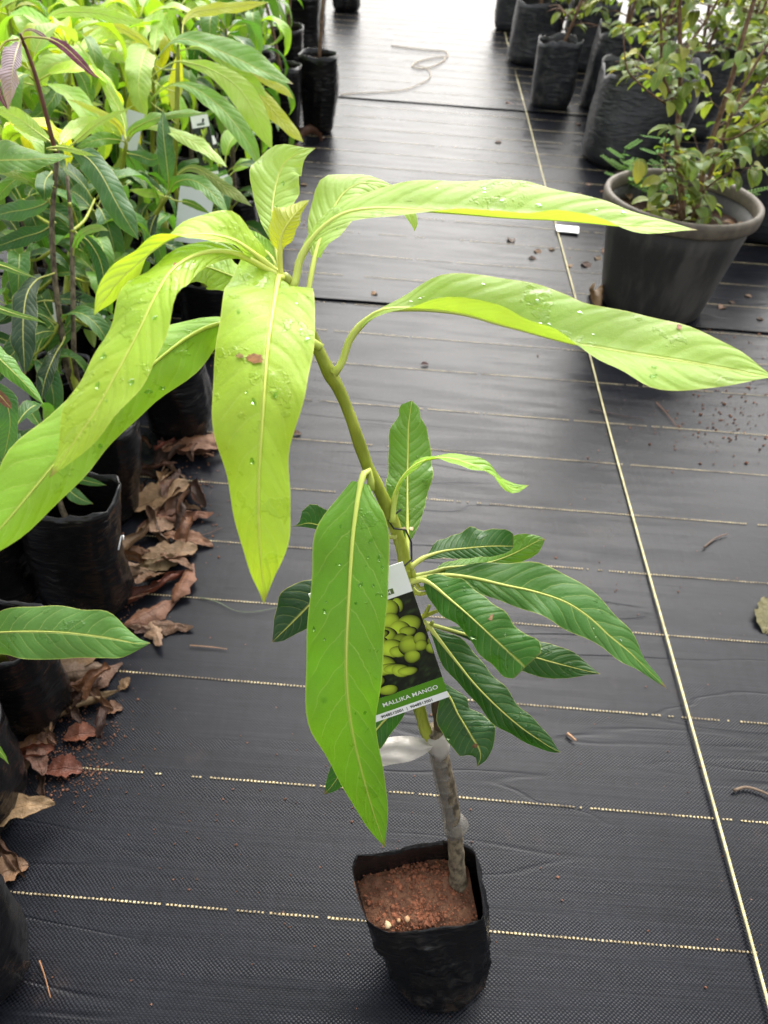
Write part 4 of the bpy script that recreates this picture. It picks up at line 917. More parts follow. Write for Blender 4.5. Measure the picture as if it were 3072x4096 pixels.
# next plants in the front row
n7, s7 = place_bag(-.535, 1.555, .080, .215, 18, 'sapling whose bulging bag sits right of the tall creased bag', rimj=.018)
e7 = Q(361, 424, 1.66)
own_stem(n7, [s7, Q(300, 600, 1.78), Q(320, 500, 1.72), Q(345, 450, 1.68), e7], [.009, .007, .006, .005, .004])
trace(n7, [([(361, 422, 2, 2), (364, 398, 4, 4), (362, 370, 14, 14), (358, 335, 20, 18), (354, 300, 18, 16), (352, 270, 12, 10), (352, 236, 0, 0)], (1.66, 1.63, 1.62, 1.63), BLUEG, dict(n=24)),
           ([(364, 420, 2, 2), (374, 396, 3, 3), (390, 372, 5, 5), (415, 362, 9, 7), (445, 375, 10, 10), (480, 400, 14, 10), (510, 420, 12, 10), (545, 446, 0, 0)], (1.66, 1.62, 1.60, 1.58), (.035, .105, .012, 1), dict(n=24, flip=True)),
           ([(364, 422, 2, 2), (378, 396, 12, 12), (410, 388, 14, 14), (445, 405, 16, 16), (470, 430, 12, 12), (493, 461, 0, 0)], (1.65, 1.60, 1.57, 1.56), (.09, .23, .02, 1), dict(dL=-.01, dR=.01)),
           ([(366, 428, 2, 2), (382, 434, 3, 3), (405, 437, 7, 7), (428, 446, 8, 6), (455, 463, 0, 0)], (1.66, 1.62, 1.61), MID),
           ([(360, 426, 2, 2), (340, 420, 8, 8), (310, 415, 8, 10), (278, 409, 0, 0)], (1.65, 1.62, 1.62), PALE, dict(mat=M_OLD)),
           ([(358, 430, 2, 2), (335, 405, 10, 10), (300, 385, 14, 14), (265, 380, 1, 1)], (1.67, 1.72, 1.72), DARK),
           ([(345, 452, 2, 2), (330, 480, 10, 10), (322, 520, 14, 14), (330, 560, 1, 1)], (1.69, 1.68, 1.68), DEEP)])
whorl(n7, Q(320, 500, 1.72), 5, random.Random(12), PAL_LOW, .75)
nc, s_c = place_bag(-.70, 1.78, .072, .21, 19, 'sapling with narrow twisted pale leaves between the purple shoot and the tags')
e_c = Q(273, 308, 1.70)
own_stem(nc, [s_c, Q(240, 560, 1.95), Q(255, 420, 1.82), Q(268, 340, 1.73), e_c], [.009, .007, .006, .005, .004])
trace(nc, [([(272, 308, 2, 2), (270, 290, 4, 4), (268, 268, 7, 11), (256, 235, 12, 14), (240, 205, 12, 12), (225, 178, 10, 8), (208, 152, 4, 4), (190, 122, 4, 3), (163, 90, 1, 1)], (1.70, 1.72, 1.74, 1.76), PALE, dict(n=26)),
           ([(272, 306, 3, 3), (258, 272, 6, 7), (230, 250, 7, 7), (200, 236, 6, 6), (170, 222, 4, 4), (144, 214, 0, 0)], (1.69, 1.65, 1.63), YELL, dict(flip=True)),
           ([(275, 304, 3, 3), (282, 285, 8, 8), (300, 272, 12, 12), (325, 260, 12, 12), (352, 252, 9, 9), (385, 246, 9, 8), (420, 245, 6, 6), (453, 244, 0, 0)], (1.70, 1.65, 1.62, 1.60), (.16, .30, .045, 1), dict(n=24, dR=.012)),
           ([(276, 306, 2, 2), (290, 288, 3, 3), (308, 278, 3, 3), (328, 275, 5, 5), (360, 280, 9, 7), (395, 294, 14, 12), (430, 314, 14, 14), (460, 335, 10, 10), (478, 350, 5, 5), (491, 362, 0, 0)], (1.70, 1.64, 1.60, 1.57), PALE, dict(n=26, dL=-.008, dR=.012)),
           ([(272, 308, 2, 2), (255, 302, 8, 8), (225, 300, 16, 14), (195, 306, 12, 14), (165, 318, 1, 1)], (1.70, 1.60, 1.58), MID),
           ([(270, 325, 2, 2), (285, 350, 14, 14), (300, 385, 16, 16), (300, 420, 1, 1)], (1.74, 1.80, 1.82), BLUEG),
           ([(268, 330, 2, 2), (300, 336, 12, 12), (330, 345, 14, 14), (355, 330, 1, 1)], (1.74, 1.74, 1.72), BLUEG)])
whorl(nc, Q(258, 400, 1.80), 7, random.Random(14), PAL_LOW+[MID], .85)
for (a, b, n_, sd_) in (((255, 420, 1.82), (225, 380, 1.85), 6, 71), ((250, 470, 1.87), (300, 480, 1.84), 7, 72), ((240, 540, 1.93), (250, 560, 1.80), 6, 73)): side_shoot(nc, Q(*a), Q(*b), n_, sd_, MIXG, .75)
ne, s_e = place_bag(-.555, 2.02, .078, .21, 20, 'tall sapling with long arching leaves over the printed tags at upper left')
E_ = lambda y: Q(385-(y-100)*.02, y, 1.93+(y-270)*.0004)
own_stem(ne, [s_e, Q(378, 400, 2.02), E_(280), E_(200), E_(130), E_(96)], [.009, .0075, .0065, .006, .005, .0035])
trace(ne, [([(380, 150, 2, 2), (350, 150, 2, 2), (333, 139, 2, 2), (348, 114, 2, 2), (368, 92, 3, 3), (390, 84, 8, 10), (430, 92, 12, 22), (470, 108, 14, 32), (515, 128, 18, 34), (560, 150, 16, 30), (600, 168, 8, 14), (634, 182, 0, 0)], (1.90, 1.86, 1.85, 1.84, 1.83, 1.84), (.13, .29, .03, 1), dict(n=34, dL=-.012, dR=.012)),
           ([(382, 200, 2, 2), (350, 188, 2, 2), (327, 169, 2, 2), (355, 146, 2, 2), (380, 133, 3, 3), (410, 136, 8, 7), (445, 146, 14, 15), (480, 163, 20, 20), (512, 187, 28, 25), (537, 220, 30, 26), (557, 258, 24, 24), (573, 292, 14, 16), (588, 323, 0, 0)], (1.91, 1.84, 1.80, 1.78, 1.77, 1.78), LIME2, dict(n=34, flip=True)),
           ([(382, 268, 2, 2), (350, 240, 2, 2), (325, 219, 2, 2), (345, 198, 2, 2), (370, 184, 3, 3), (395, 182, 8, 6), (425, 193, 14, 14), (455, 213, 20, 18), (485, 240, 20, 22), (512, 272, 20, 22), (535, 305, 18, 18), (550, 335, 10, 12), (561, 365, 0, 0)], (1.92, 1.82, 1.78, 1.75, 1.73, 1.73), (.17, .34, .05, 1), dict(n=34, dL=-.008)),
           ([(388, 110, 2, 2), (430, 102, 6, 6), (465, 122, 8, 8), (500, 146, 14, 14), (530, 170, 14, 16), (556, 192, 10, 14), (577, 211, 0, 0)], (1.9, 1.88, 1.86, 1.84), PALE),
           ([(500, 150, 2, 2), (540, 175, 8, 8), (556, 200, 14, 14), (575, 222, 18, 18), (595, 244, 18, 16), (615, 266, 14, 14), (638, 290, 10, 10), (655, 307, 0, 0)], (1.92, 1.90, 1.88), YELL, dict(flip=True)),
           ([(500, 130, 2, 2), (560, 165, 8, 7), (590, 182, 10, 8), (615, 196, 8, 8), (634, 214, 0, 0)], (1.93, 1.92, 1.91), YELL, dict(flip=True)),
           ([(392, 100, 2, 2), (394, 70, 3, 3), (398, 45, 5, 4), (418, 27, 12, 9), (455, 20, 14, 12), (500, 15, 14, 11), (540, 10, 10, 7), (583, 4, 0, 0)], (1.92, 1.95, 1.96, 1.95), YELL, dict(flip=True, n=26)),
           ([(386, 110, 2, 2), (384, 140, 10, 10), (382, 180, 18, 14), (378, 215, 14, 10), (372, 240, 1, 1)], (1.95, 2.0, 2.0), YELL, dict(flip=True)),
           ([(388, 108, 2, 2), (372, 80, 8, 8), (362, 50, 12, 12), (372, 28, 8, 8), (392, 26, 1, 1)], (1.95, 2.0, 2.0), LIME2)])
whorl(ne, E_(330), 3, random.Random(15), [MID, DARK, BLUEG], .6)
nf, s_f = place_bag(-.71, 2.22, .072, .21, 21, 'sapling with one upright pale leaf and one hanging straight down, upper left')
e_f = Q(330, 114, 2.06)
own_stem(nf, [s_f, Q(330, 330, 2.25), Q(332, 220, 2.14), e_f], [.009, .007, .0055, .004])
trace(nf, [([(333, 114, 2, 2), (334, 95, 10, 10), (338, 70, 16, 14), (342, 45, 14, 15), (345, 30, 10, 10), (347, 20, 0, 0)], (2.05, 2.08, 2.10), PALE),
           ([(326, 104, 3, 3), (316, 106, 20, 18), (310, 117, 36, 28), (306, 135, 36, 28), (302, 160, 31, 26), (300, 190, 22, 26), (304, 218, 20, 16), (310, 240, 8, 10), (315, 257, 0, 0)], (2.05, 1.98, 1.96, 1.97), PALE, dict(n=28)),
           ([(326, 116, 3, 3), (312, 92, 8, 8), (285, 73, 9, 9), (250, 58, 9, 9), (222, 64, 9, 8), (195, 74, 8, 7), (163, 80, 1, 1)], (2.05, 2.02, 2.0), YELL, dict(flip=True)),
           ([(326, 130, 2, 2), (290, 138, 3, 3), (262, 133, 9, 5), (235, 122, 18, 10), (208, 117, 16, 16), (190, 108, 8, 14), (177, 103, 0, 0)], (2.06, 2.02, 2.0), PALE),
           ([(328, 110, 2, 2), (305, 86, 10, 10), (275, 84, 14, 12), (245, 92, 12, 10), (215, 98, 1, 1)], (2.06, 2.1, 2.1), PALE),
           ([(330, 112, 2, 2), (310, 80, 8, 8), (318, 55, 16, 16), (340, 40, 12, 10), (360, 38, 1, 1)], (2.08, 2.15, 2.2), PALE)])
whorl(nf, Q(332, 200, 2.12), 6, random.Random(16), PAL_TOP, .9)
ng, s_g = place_bag(-.90, 1.80, .072, .21, 22, 'sapling with a broad pale leaf spread behind the purple shoot')
e_g = Q(150, 140, 1.85)
own_stem(ng, [s_g, Q(160, 420, 2.0), Q(150, 250, 1.92), e_g], [.009, .007, .0055, .004])
trace(ng, [([(200, 122, 2, 2), (190, 124, 8, 6), (173, 127, 14, 10), (146, 133, 20, 14), (118, 137, 20, 18), (91, 150, 20, 20), (64, 168, 18, 18), (46, 185, 12, 10), (29, 211, 0, 0)], (1.82, 1.76, 1.74, 1.73), PALE, dict(n=28, dL=.012)),
           ([(150, 142, 2, 2), (103, 52, 4, 4), (112, 36, 8, 8), (135, 26, 12, 10), (170, 26, 13, 12), (210, 28, 12, 14), (250, 38, 13, 12), (290, 46, 8, 8), (311, 44, 1, 1)], (1.86, 1.90, 1.92, 1.92), LIME2, dict(flip=True, n=28)),
           ([(150, 142, 2, 2), (130, 180, 10, 10), (110, 220, 18, 18), (80, 250, 16, 16), (50, 265, 1, 1)], (1.86, 1.80, 1.78), (.08, .2, .03, 1)),
           ([(152, 140, 2, 2), (175, 165, 12, 12), (190, 200, 16, 16), (195, 235, 1, 1)], (1.86, 1.84, 1.83), MID),
           ([(152, 140, 2, 2), (190, 90, 10, 10), (235, 70, 14, 14), (275, 95, 1, 1)], (1.86, 1.95, 2.0), LIME)])
whorl(ng, Q(152, 235, 1.91), 6, random.Random(17), PAL_TOP, .9)
# tagged plants further along
T_ROW = [(-.53, 2.30, .40, 23, 'sapling behind the pair of printed tags, its bag rim curled white'), (-.60, 2.62, .70, 24, 'sapling standing behind the arching leaves, third bag beyond the tags'), (-.56, 2.98, .66, 25, 'sapling in the front row between the tags and the two far bare bags'), (-.66, 3.32, .66, 26, 'last mango sapling before the two far bare bags')]
for (x, y, h, sd, l) in T_ROW: sapling(x, y, h, sd, l, nleaf=6, r=.074, pal=[MID, DARK, BLUEG, LIME2])
small_tag('plant_tag', Q(413, 252, 1.95), Q(450, 246, 1.95), Q(436, 381, 1.98), 'printed fruit tag at upper left, the one further left and higher of the pair', 3)
small_tag('plant_tag', Q(452, 300, 2.02), Q(486, 288, 2.02), Q(460, 392, 2.04), 'printed fruit tag at upper left, the lower right one of the pair', 4)
small_tag('plant_tag', Q(382, 400, 1.78), Q(456, 412, 1.78), Q(376, 520, 1.80), 'plain pale grey back of a tag above the curled lime leaf', 6, True)
small_tag('plant_tag', Q(150, 598, 1.45), Q(186, 616, 1.45), Q(192, 712, 1.44), 'hidden', 8, False)
gt = [o for o in bpy.data.objects if o.get('label') == 'hidden'][0]
bpy.data.objects.remove(gt) if False else None
place(gt, Q(133, 690, 1.50), Q(156, 600, 1.50), Q(218, 720, 1.50)); tag(gt, 'tag lettered GREEN lying sideways between two stems at left')
for ch in list(gt.children):
    if ch.name.startswith('emblem'): bpy.data.objects.remove(ch)
text_mesh('lettering', 'GREEN', .017, M_BLACKINK, gt, (.040, .060, .0014), .0004)
wt = small_tag('plant_tag', Q(246, 232, 1.95), Q(283, 244, 1.95), Q(258, 318, 1.97), 'bright white tag back glimpsed between leaves at upper left', 9, True)

# plants deeper in the left block: leaves only tell them apart as a crowd
R = random.Random(77); k = 0
spots = []
for row, x in enumerate((-.82, -1.02, -1.22, -1.45, -1.7, -1.95, -2.25)):
    yy = 1.55+row*.22
    while yy < 4.8:
        spots.append((x+R.uniform(-.04, .04), yy+R.uniform(-.05, .05))); yy += .27
for (x, y) in spots:
    if x < -.5*y-.05 and x < -.47*(y*.737+.3)-.12: continue
    h = R.uniform(.62, .78) if y < 3 else R.uniform(.60, .82)
    k += 1
    sapling(x, y, h, 200+k, 'leafy mango sapling crowded in the rows deep behind the front bags at left', 'mango saplings deep in the left block', nleaf=8, low=True, r=.07)
# two far bare bags by the path
def thin_plant(x, y, r, bh, h, seed, label, stemlean=(0, 0), leaves=12, pal=None, size=.5):
    RR = random.Random(seed); root = empty('bagged_plant', (x, y, 0), label, 'plant'); s = Vector(bag(root, x, y, r, bh, seed, fill=.9))
    top = s+Vector((stemlean[0], stemlean[1], h)); tube('stem', [s, s.lerp(top, .5)+Vector((.01, 0, 0)), top], [.008, .0065, .004], M_TWIG, root, 7, 10)
    for i in range(leaves):
        f = RR.uniform(.35, 1); p = s.lerp(top, f)
        inst('leaf', RR.choice(VAR), root, p, RR.uniform(0, 6.28), RR.uniform(-.3, .4), size*RR.uniform(.6, 1.1), jit(RR.choice(pal or [LIME2, MID, PALE]), RR), RR.uniform(-.4, .4))
    return root
thin_plant(-.615, 3.83, .085, .34, .40, 41, 'left one of the two tall bare bags by the path', (-.1, .0), 26, [LIME2, MID, (.12, .28, .05, 1)], .42)
tb = thin_plant(-.475, 4.09, .088, .345, .75, 42, 'right one of the two tall bare bags by the path, thin brown stem rising', (.03, .0), 0)
RR = random.Random(4)
leaf_px([(672, 150, 2, 2), (690, 146, 6, 6), (712, 142, 6, 6), (731, 140, 1, 1)], (3.72, 3.70), tb, (.45, .42, .10, 1), n=12, na=2)
leaf_px([(676, 158, 2, 2), (695, 152, 6, 6), (712, 150, 5, 5), (722, 147, 1, 1)], (3.70, 3.69), tb, (.52, .22, .06, 1), n=12, na=2, mat=M_DRY)
thin_plant(-.80, 4.25, .085, .32, .45, 43, 'bushy light green plant behind the two tall bare bags', (-.02, 0), 60, [LIME2, PALE, (.2, .36, .06, 1)], .34)
thin_plant(-.72, 4.75, .085, .32, .50, 44, 'feathery green plant further along the left edge of the path', (.02, 0), 60, [LIME2, PALE, MID], .34)
for i, (x, y, l) in enumerate(((-.93, 7.25, 'leftmost of the far dark bags at the top of the picture'), (-.62, 7.2, 'far dark bag at the top, nearest the shining path'), (-.75, 5.6, 'grey bag half hidden by leaves at the top left of the path'), (-.80, 6.4, 'far grey bag behind the thin brown stem'))):
    thin_plant(x, y, .11, .34, .7, 50+i, l, (0, 0), 30, [MID, LIME2], .5)

# ------------------------------------------------------------------ right side
def small_leaf(seed):
    R = random.Random(seed); st = []; n = 8; a = R.uniform(.0, .5); p = Vector((0, 0, 0)); L = .062; w0 = .0155
    for i in range(n+1):
        t = i/n; w = w0*max(0, math.sin(math.pi*max(0, (t-.06)/.94)**.85))**.7
        if i == n: w = 0
        T = Vector((math.cos(a), 0, math.sin(a))); S = Vector((0, 1, 0)); N = T.cross(S)
        st.append((p.copy(), p-S*w+N*w*.35, p+S*w+N*w*.35)); p = p+T*(L/n); a -= R.uniform(.6, 1.3)/n
    ob = leaf_world('leaf', st, None, (1, 1, 1, 1), M_SMALL, 8, 2, False, pet_r=.0006, rip_r=.0003, ripple=.0008, seed=seed)
    me = ob.data; bpy.data.objects.remove(ob); return me
def seen(p):
    d = p-CAMP; D = d.dot(FWD); return D > .1 and -40 < VW/2+VF*d.dot(CR)/D < VW+15 and -15 < VH/2-VF*d.dot(CU)/D < VH+40
def shrub_leaves(root, branches, n, seed, size=1.0, spread=.10, pal=None, extra=0):
    """twigs off the given branches with opposite leaves, each leaf in view a part; the crown above the frame is one mass"""
    RR = random.Random(seed); cnt = 0; tv, tf = [], []; mass = 0; mv, mf, mu, mi = [], [], [], []; guard = 0
    while (cnt < n or mass < extra) and guard < 6000:
        guard += 1
        br = RR.choice(branches); i = RR.randrange(len(br)-1); p = br[i].lerp(br[i+1], RR.random())
        a = RR.uniform(0, 6.28); el = RR.uniform(-.1, .8); L = spread*RR.uniform(.4, 1.3)
        d = Vector((math.cos(a)*math.cos(el), math.sin(a)*math.cos(el), math.sin(el)))
        q = p+d*L; mid = p.lerp(q, .5)+Vector((0, 0, -.01)); vis = seen(q) or seen(p)
        if (vis and cnt >= n) or (not vis and mass >= extra): continue
        v_, f_ = tube_geo([p, mid, q], [.0013, .0010, .0006], 4, False); b = len(tv); tv += v_; tf += [tuple(b+w for w in f) for f in f_]
        for k_ in range(RR.randint(3, 6)):
            f = .35+.65*RR.random(); pp = p.lerp(q, f)+Vector((0, 0, -.01*math.sin(f*3.14)))
            rz = a+RR.choice((-1, 1))*RR.uniform(.3, 1.5); tl = RR.uniform(-.2, .7); sz = size*RR.uniform(.75, 1.25); ro = RR.uniform(-.5, .5); me = RR.choice(SM)
            if vis:
                if cnt >= n: break
                inst('leaf', me, root, pp, rz, tl, sz, jit(RR.choice(pal or PAL_SHRUB), RR, .2), ro); cnt += 1
            else:
                from mathutils import Euler
                Mx = Matrix.Translation(pp) @ Euler((ro, tl, rz)).to_matrix().to_4x4() @ Matrix.Scale(sz, 4); b = len(mv)
                mv += [Mx @ v.co for v in me.vertices]; mf += [tuple(b+w for w in pl.vertices) for pl in me.polygons]; mi += [pl.material_index for pl in me.polygons]; mass += 1
    mesh('twigs', tv, tf, M_TWIG, root)['kind'] = 'stuff'
    if mv:
        o = mesh('foliage', mv, mf, [M_SMALL, M_RIB], root, True, [(.3, .5)]*len(mv), mi); o.color = (.16, .21, .04, 1); o['kind'] = 'stuff'
SM = [small_leaf(i) for i in range(6)]
PAL_SHRUB = [(.14, .19, .032, 1), (.20, .25, .04, 1), (.10, .15, .032, 1), (.20, .28, .05, 1), (.29, .31, .05, 1), (.11, .19, .045, 1), (.16, .25, .06, 1), (.13, .22, .04, 1)]
PX, PY, PH = .858, 2.475, .37
pot = empty('potted_shrub', (PX, PY, 0), 'olive green shrub in the big round black pot with a dusty brown rim', 'shrub')
def lathe(name, prof, cx_, cy_, mat, parent, ns=56):
    vs, fs = [], []
    for (r, z) in prof:
        for i in range(ns): a = 2*math.pi*i/ns; vs.append((cx_+r*math.cos(a), cy_+r*math.sin(a), z))
    for k in range(len(prof)-1):
        for i in range(ns): i2 = (i+1) % ns; fs.append((k*ns+i, k*ns+i2, (k+1)*ns+i2, (k+1)*ns+i))
    return mesh(name, vs, fs, mat, parent)
pb = lathe('pot', [(.02, .004), (.158, .004), (.168, .012), (.178, .06), (.196, .16), (.214, .26), (.226, .331), (.2225, .333), (.210, .27), (.20, .24)], PX, PY, M_POT, pot)
lathe('rim', [(.2265, .325), (.2405, .327), (.2435, .334), (.2455, .358), (.243, .369), (.236, .3735), (.228, .371), (.2235, .362), (.2215, .335)], PX, PY, M_POTRIM, pb)
soil_disc(pot, PX, PY, .287, .218, .218, 3, amp=.012).data.materials[0] = simple('dark potting soil', lin(58, 42, 32), .9, .2, .5, 50, .006, 120)
def PQ(x, y, dY=0): return QY(x, y, PY+dY)
BR = []
for pts, rad in (([(1478, 462, .0), (1472, 400, .0), (1462, 320, -.02), (1466, 240, -.02), (1470, 160, .0), (1468, 60, .02), (1466, -60, .04), (1460, -260, .06)], .0095),
                 ([(1500, 470, .0), (1510, 420, .0), (1522, 360, .02), (1545, 280, .03), (1575, 190, .04), (1602, 90, .05), (1640, -40, .08), (1690, -260, .1)], .0105),
                 ([(1495, 450, .03), (1530, 390, .05), (1560, 300, .06), (1610, 180, .08), (1680, 60, .1)], .0075),
                 ([(1466, 235, -.02), (1446, 200, -.03), (1430, 150, -.03), (1428, 60, -.04), (1420, -40, -.04)], .0055),
                 ([(1452, 232, -.02), (1410, 205, -.06), (1370, 170, -.08), (1352, 140, -.1), (1346, 60, -.1)], .0035),
                 ([(1540, 300, .03), (1580, 300, .0), (1620, 280, -.05), (1690, 240, -.08)], .004),
                 ([(1512, 420, .0), (1540, 395, -.06), (1575, 372, -.1), (1600, 360, -.12)], .003),
                 ([(1560, 240, .04), (1600, 230, .05), (1640, 190, .06), (1670, 150, .06)], .004),
                 ([(1476, 450, -.01), (1455, 405, -.05), (1435, 345, -.06), (1440, 285, -.06)], .003), ([(1484, 445, -.03), (1462, 395, -.08), (1448, 360, -.09), (1420, 330, -.1)], .003), ([(1470, 120, .0), (1500, 80, .04), (1540, 20, .06), (1570, -40, .06)], .005)):
    P3 = [PQ(*p) for p in pts]; P3[0].z = min(P3[0].z, .30) if pts[0][1] > 440 else P3[0].z
    tube('branch', P3, [rad*(1-.5*i/(len(P3)-1)) for i in range(len(P3))], M_TWIG, pot, 8, 20, .15)
    S = cat_rom([tuple(p) for p in P3], 16); BR.append([Vector(s) for s in S])
shrub_leaves(pot, BR, 300, 5, .92, .12, extra=160)
tv, tf = [], []
# small weeds in the pot: feathery leaves of paired leaflets
def weed(parent, base, h, seed, nfr=4, scale=1.0):
    RR = random.Random(seed); vs, fs, uv = [], [], []
    top = base+Vector((RR.uniform(-.2, .2)*h, RR.uniform(-.2, .2)*h, h))
    v_, f_ = tube_geo([base, base.lerp(top, .5), top], [.0016, .0013, .0008], 5); vs += v_; fs += f_
    for k in range(nfr):
        f = .35+.65*(k+1)/nfr; p = base.lerp(top, f); a = k*2.4+RR.uniform(-.4, .4); L = .06*scale*RR.uniform(.7, 1.2)
        d = Vector((math.cos(a), math.sin(a), RR.uniform(.0, .4))).normalized(); s = Vector((-math.sin(a), math.cos(a), 0))
        v_, f_ = tube_geo([p, p+d*L], [.0008, .0005], 4); b = len(vs); vs += v_; fs += [tuple(b+w for w in q) for q in f_]
        nl = 8
        for j in range(nl):
            for sg in (-1, 1):
                q = p+d*(L*(j+1)/nl); l = .013*scale*(1-.5*abs(j/nl-.4)); w = .0032*scale
                b = len(vs); dd = (s*sg+d*.4).normalized(); ww = d*w; zz = Vector((0, 0, .0015))
                vs += [q, q+dd*l*.5+ww+zz, q+dd*l, q+dd*l*.5-ww+zz]; fs.append((b, b+1, b+2, b+3))
    o = mesh('weed', vs, fs, tinted('weed', .85, .25, 80, .3, 0) if 'weed' not in bpy.data.materials else bpy.data.materials['weed'], parent)
    o.color = jit((.11, .23, .035, 1), RR); return o
for (x, y, h, nf) in ((1340, 402, .07, 4), (1358, 425, .08, 4), (1400, 440, .05, 4), (1420, 405, .10, 4), (1450, 450, .06, 4), (1345, 385, .09, 4), (1405, 395, .17, 6), (1365, 415, .05, 3), (1385, 430, .05, 3), (1350, 400, .06, 3), (1410, 425, .06, 4), (1430, 440, .05, 3), (1395, 410, .04, 3), (1585, 445, .04, 2), (1600, 440, .05, 2), (1375, 388, .04, 3), (1440, 425, .07, 3)):
    p = G(x, y, .29); weed(pot, p, h, x, nf, 1.35)
RR = random.Random(2)
for i in range(10):
    a = RR.uniform(0, 6.28); q = RR.uniform(.05, .19)
    inst('litter_leaf', RR.choice(SM), pot, (PX+math.cos(a)*q, PY+math.sin(a)*q, .30), RR.uniform(0, 6.28), RR.uniform(-.2, .2), RR.uniform(.8, 1.3), (.20, .11, .06, 1))
# bags behind it
def bag_shrub(x, y, r, bh, label, seed, lean=(0, 0), nl=60, h=.5, ry=None, pal=None, bare=False, stems=2, group=None):
    RR = random.Random(seed); root = empty('bagged_shrub', (x, y, 0), label, 'shrub', group)
    s = Vector(bag(root, x, y, r, bh, seed, lean, .98, .05, ry, True, .80, M_POLYD)); brs = []
    for i in range(stems):
        top = s+Vector((RR.uniform(-.16, .16), RR.uniform(-.14, .14), h*1.7)); m_ = s.lerp(top, .5)+Vector((RR.uniform(-.03, .03), RR.uniform(-.03, .03), 0))
        P3 = [s-Vector((0, 0, .02)), m_, top]
        tube('stem', P3, [.009, .007, .003], M_TWIG, root, 7, 12, .12)
        brs.append([Vector(v) for v in cat_rom([tuple(p) for p in P3[1:]], 6)])
        for j in range(2):
            p = m_.lerp(top, RR.uniform(.0, .6)); q = p+Vector((RR.uniform(-.16, .16), RR.uniform(-.14, .14), RR.uniform(.05, .2)))
            tube('branch', [p, p.lerp(q, .5)+Vector((0, 0, .01)), q], [.0045, .0035, .002], M_TWIG, root, 6, 8); brs.append([p, q])
    for j in range(7):
        a = RR.uniform(0, 6.28); p = s+Vector((0, 0, RR.uniform(.04, .30))); L = RR.uniform(.12, .30); q = p+Vector((math.cos(a)*L, math.sin(a)*L, RR.uniform(-.02, .12)))
        tube('branch', [p, p.lerp(q, .5)+Vector((0, 0, .02)), q], [.0035, .0028, .0018], M_TWIG, root, 5, 6); brs += [[p, q], [p, q]]
    if nl: shrub_leaves(root, brs, nl, seed+9, 1.0, .15, pal, extra=120)
    return root
bag_shrub(1.035, 3.98, .225, .40, 'shrub in the large slumped grey black bag right behind the round pot', 61, (.05, .08), 120, .62, .19, stems=3)
bag_shrub(.765, 4.87, .118, .33, 'small torn black bag with a curved pale rim standing alone by the string', 62, (.0, .0), 26, .55, .11, stems=1)
bag_shrub(1.09, 4.92, .15, .40, 'wide dusty bag between the torn bag and the slumped one', 63, (.03, .0), 90, .6, stems=2)
bag_shrub(.755, 5.93, .165, .37, 'tall shiny bag at the top right, nearest the string', 64, (.01, .0), 60, .6, stems=2)
bag_shrub(1.10, 5.85, .15, .40, 'shrub in a dark bag second from the string in the far row', 65, (.0, .0), 90, .6, stems=2)
bag_shrub(1.45, 4.55, .17, .40, 'shrub in a dark bag behind the slumped bag near the right edge', 66, (.0, .0), 140, .62, stems=3)
bag_shrub(1.50, 3.60, .17, .38, 'shrub crowding the right edge behind the round pot', 67, (.0, .0), 220, .62, stems=4)
bag_shrub(1.46, 3.18, .14, .34, 'twiggy shrub at the right edge beside the round pot', 68, (.0, .0), 220, .55, stems=4)
bag_shrub(.70, 6.95, .15, .36, 'farthest dark bag beside the string at the top edge', 69, (.0, .0), 60, .6, stems=2)
bag_shrub(1.50, 5.9, .16, .38, 'shrub in the far row at the right, third from the string', 70, (.0, .0), 110, .6, stems=2)
bag_shrub(1.85, 5.1, .16, .38, 'shrub filling the far top right corner', 71, (.0, .0), 140, .65, stems=3)

bag_shrub(1.25, 6.9, .16, .38, 'shrub in the farthest row, right of the dark bag at the string', 72, (.0, .0), 110, .6, stems=2)
bag_shrub(1.75, 6.7, .16, .38, 'shrub in the farthest row towards the right corner', 73, (.0, .0), 120, .6, stems=2)
bag_shrub(2.25, 5.9, .16, .38, 'shrub half cut off by the top right corner', 74, (.0, .0), 120, .6, stems=2)
bag_shrub(1.00, 7.9, .16, .38, 'very distant shrub peeping over the far row at the top edge', 75, (.0, .0), 80, .6, stems=2)
# ------------------------------------------------------------------ things on the mat
sp = [(.586, .10), (.588, .40), (.589, .85), (.5885, 1.30), (.590, 1.77), (.597, 2.4), (.603, 3.1), (.615, 4.4), (.626, 5.8), (.637, 7.2), (.66, 9.5)]
vs, fs = tube_geo([Vector((x, y, .0075+.002*math.sin(y*3))) for x, y in [(s[0], s[1]) for s in cat_rom([(a, b, 0) for a, b in sp], 120)]], .0024, 8)
st_ = mesh('guide_string', vs, fs, M_CORD); tag(st_, 'pale taut string running the length of the mat at right', 'string')
lb = [G(1200, 487, .012), G(1250, 491, .012), G(1250, 505, .012), G(1202, 500, .012)]
lv = lb+[p+Vector((0, 0, .003)) for p in lb]
lab = mesh('label_card', lv, [(0, 1, 2, 3), (7, 6, 5, 4), (0, 4, 5, 1), (1, 5, 6, 2), (2, 6, 7, 3), (3, 7, 4, 0)], M_WHITE, smooth=False); tag(lab, 'small blank white card lying beside the string', 'card')
tw_pts = [(845, 98), (880, 103), (920, 108), (965, 112), (968, 122), (940, 124), (905, 132), (890, 142), (905, 148), (935, 143), (960, 130), (962, 124)]
tw2 = [(900, 140), (925, 150), (930, 165), (905, 182), (870, 194), (820, 199), (770, 201), (735, 204)]
v1, f1 = tube_geo([G(q[0], q[1], .014) for q in cat_rom([(a, b, 0) for a, b in tw_pts], 40)], .0034, 6)
v2, f2 = tube_geo([G(q[0], q[1], .014) for q in cat_rom([(a, b, 0) for a, b in tw2], 36)], .0024, 6)
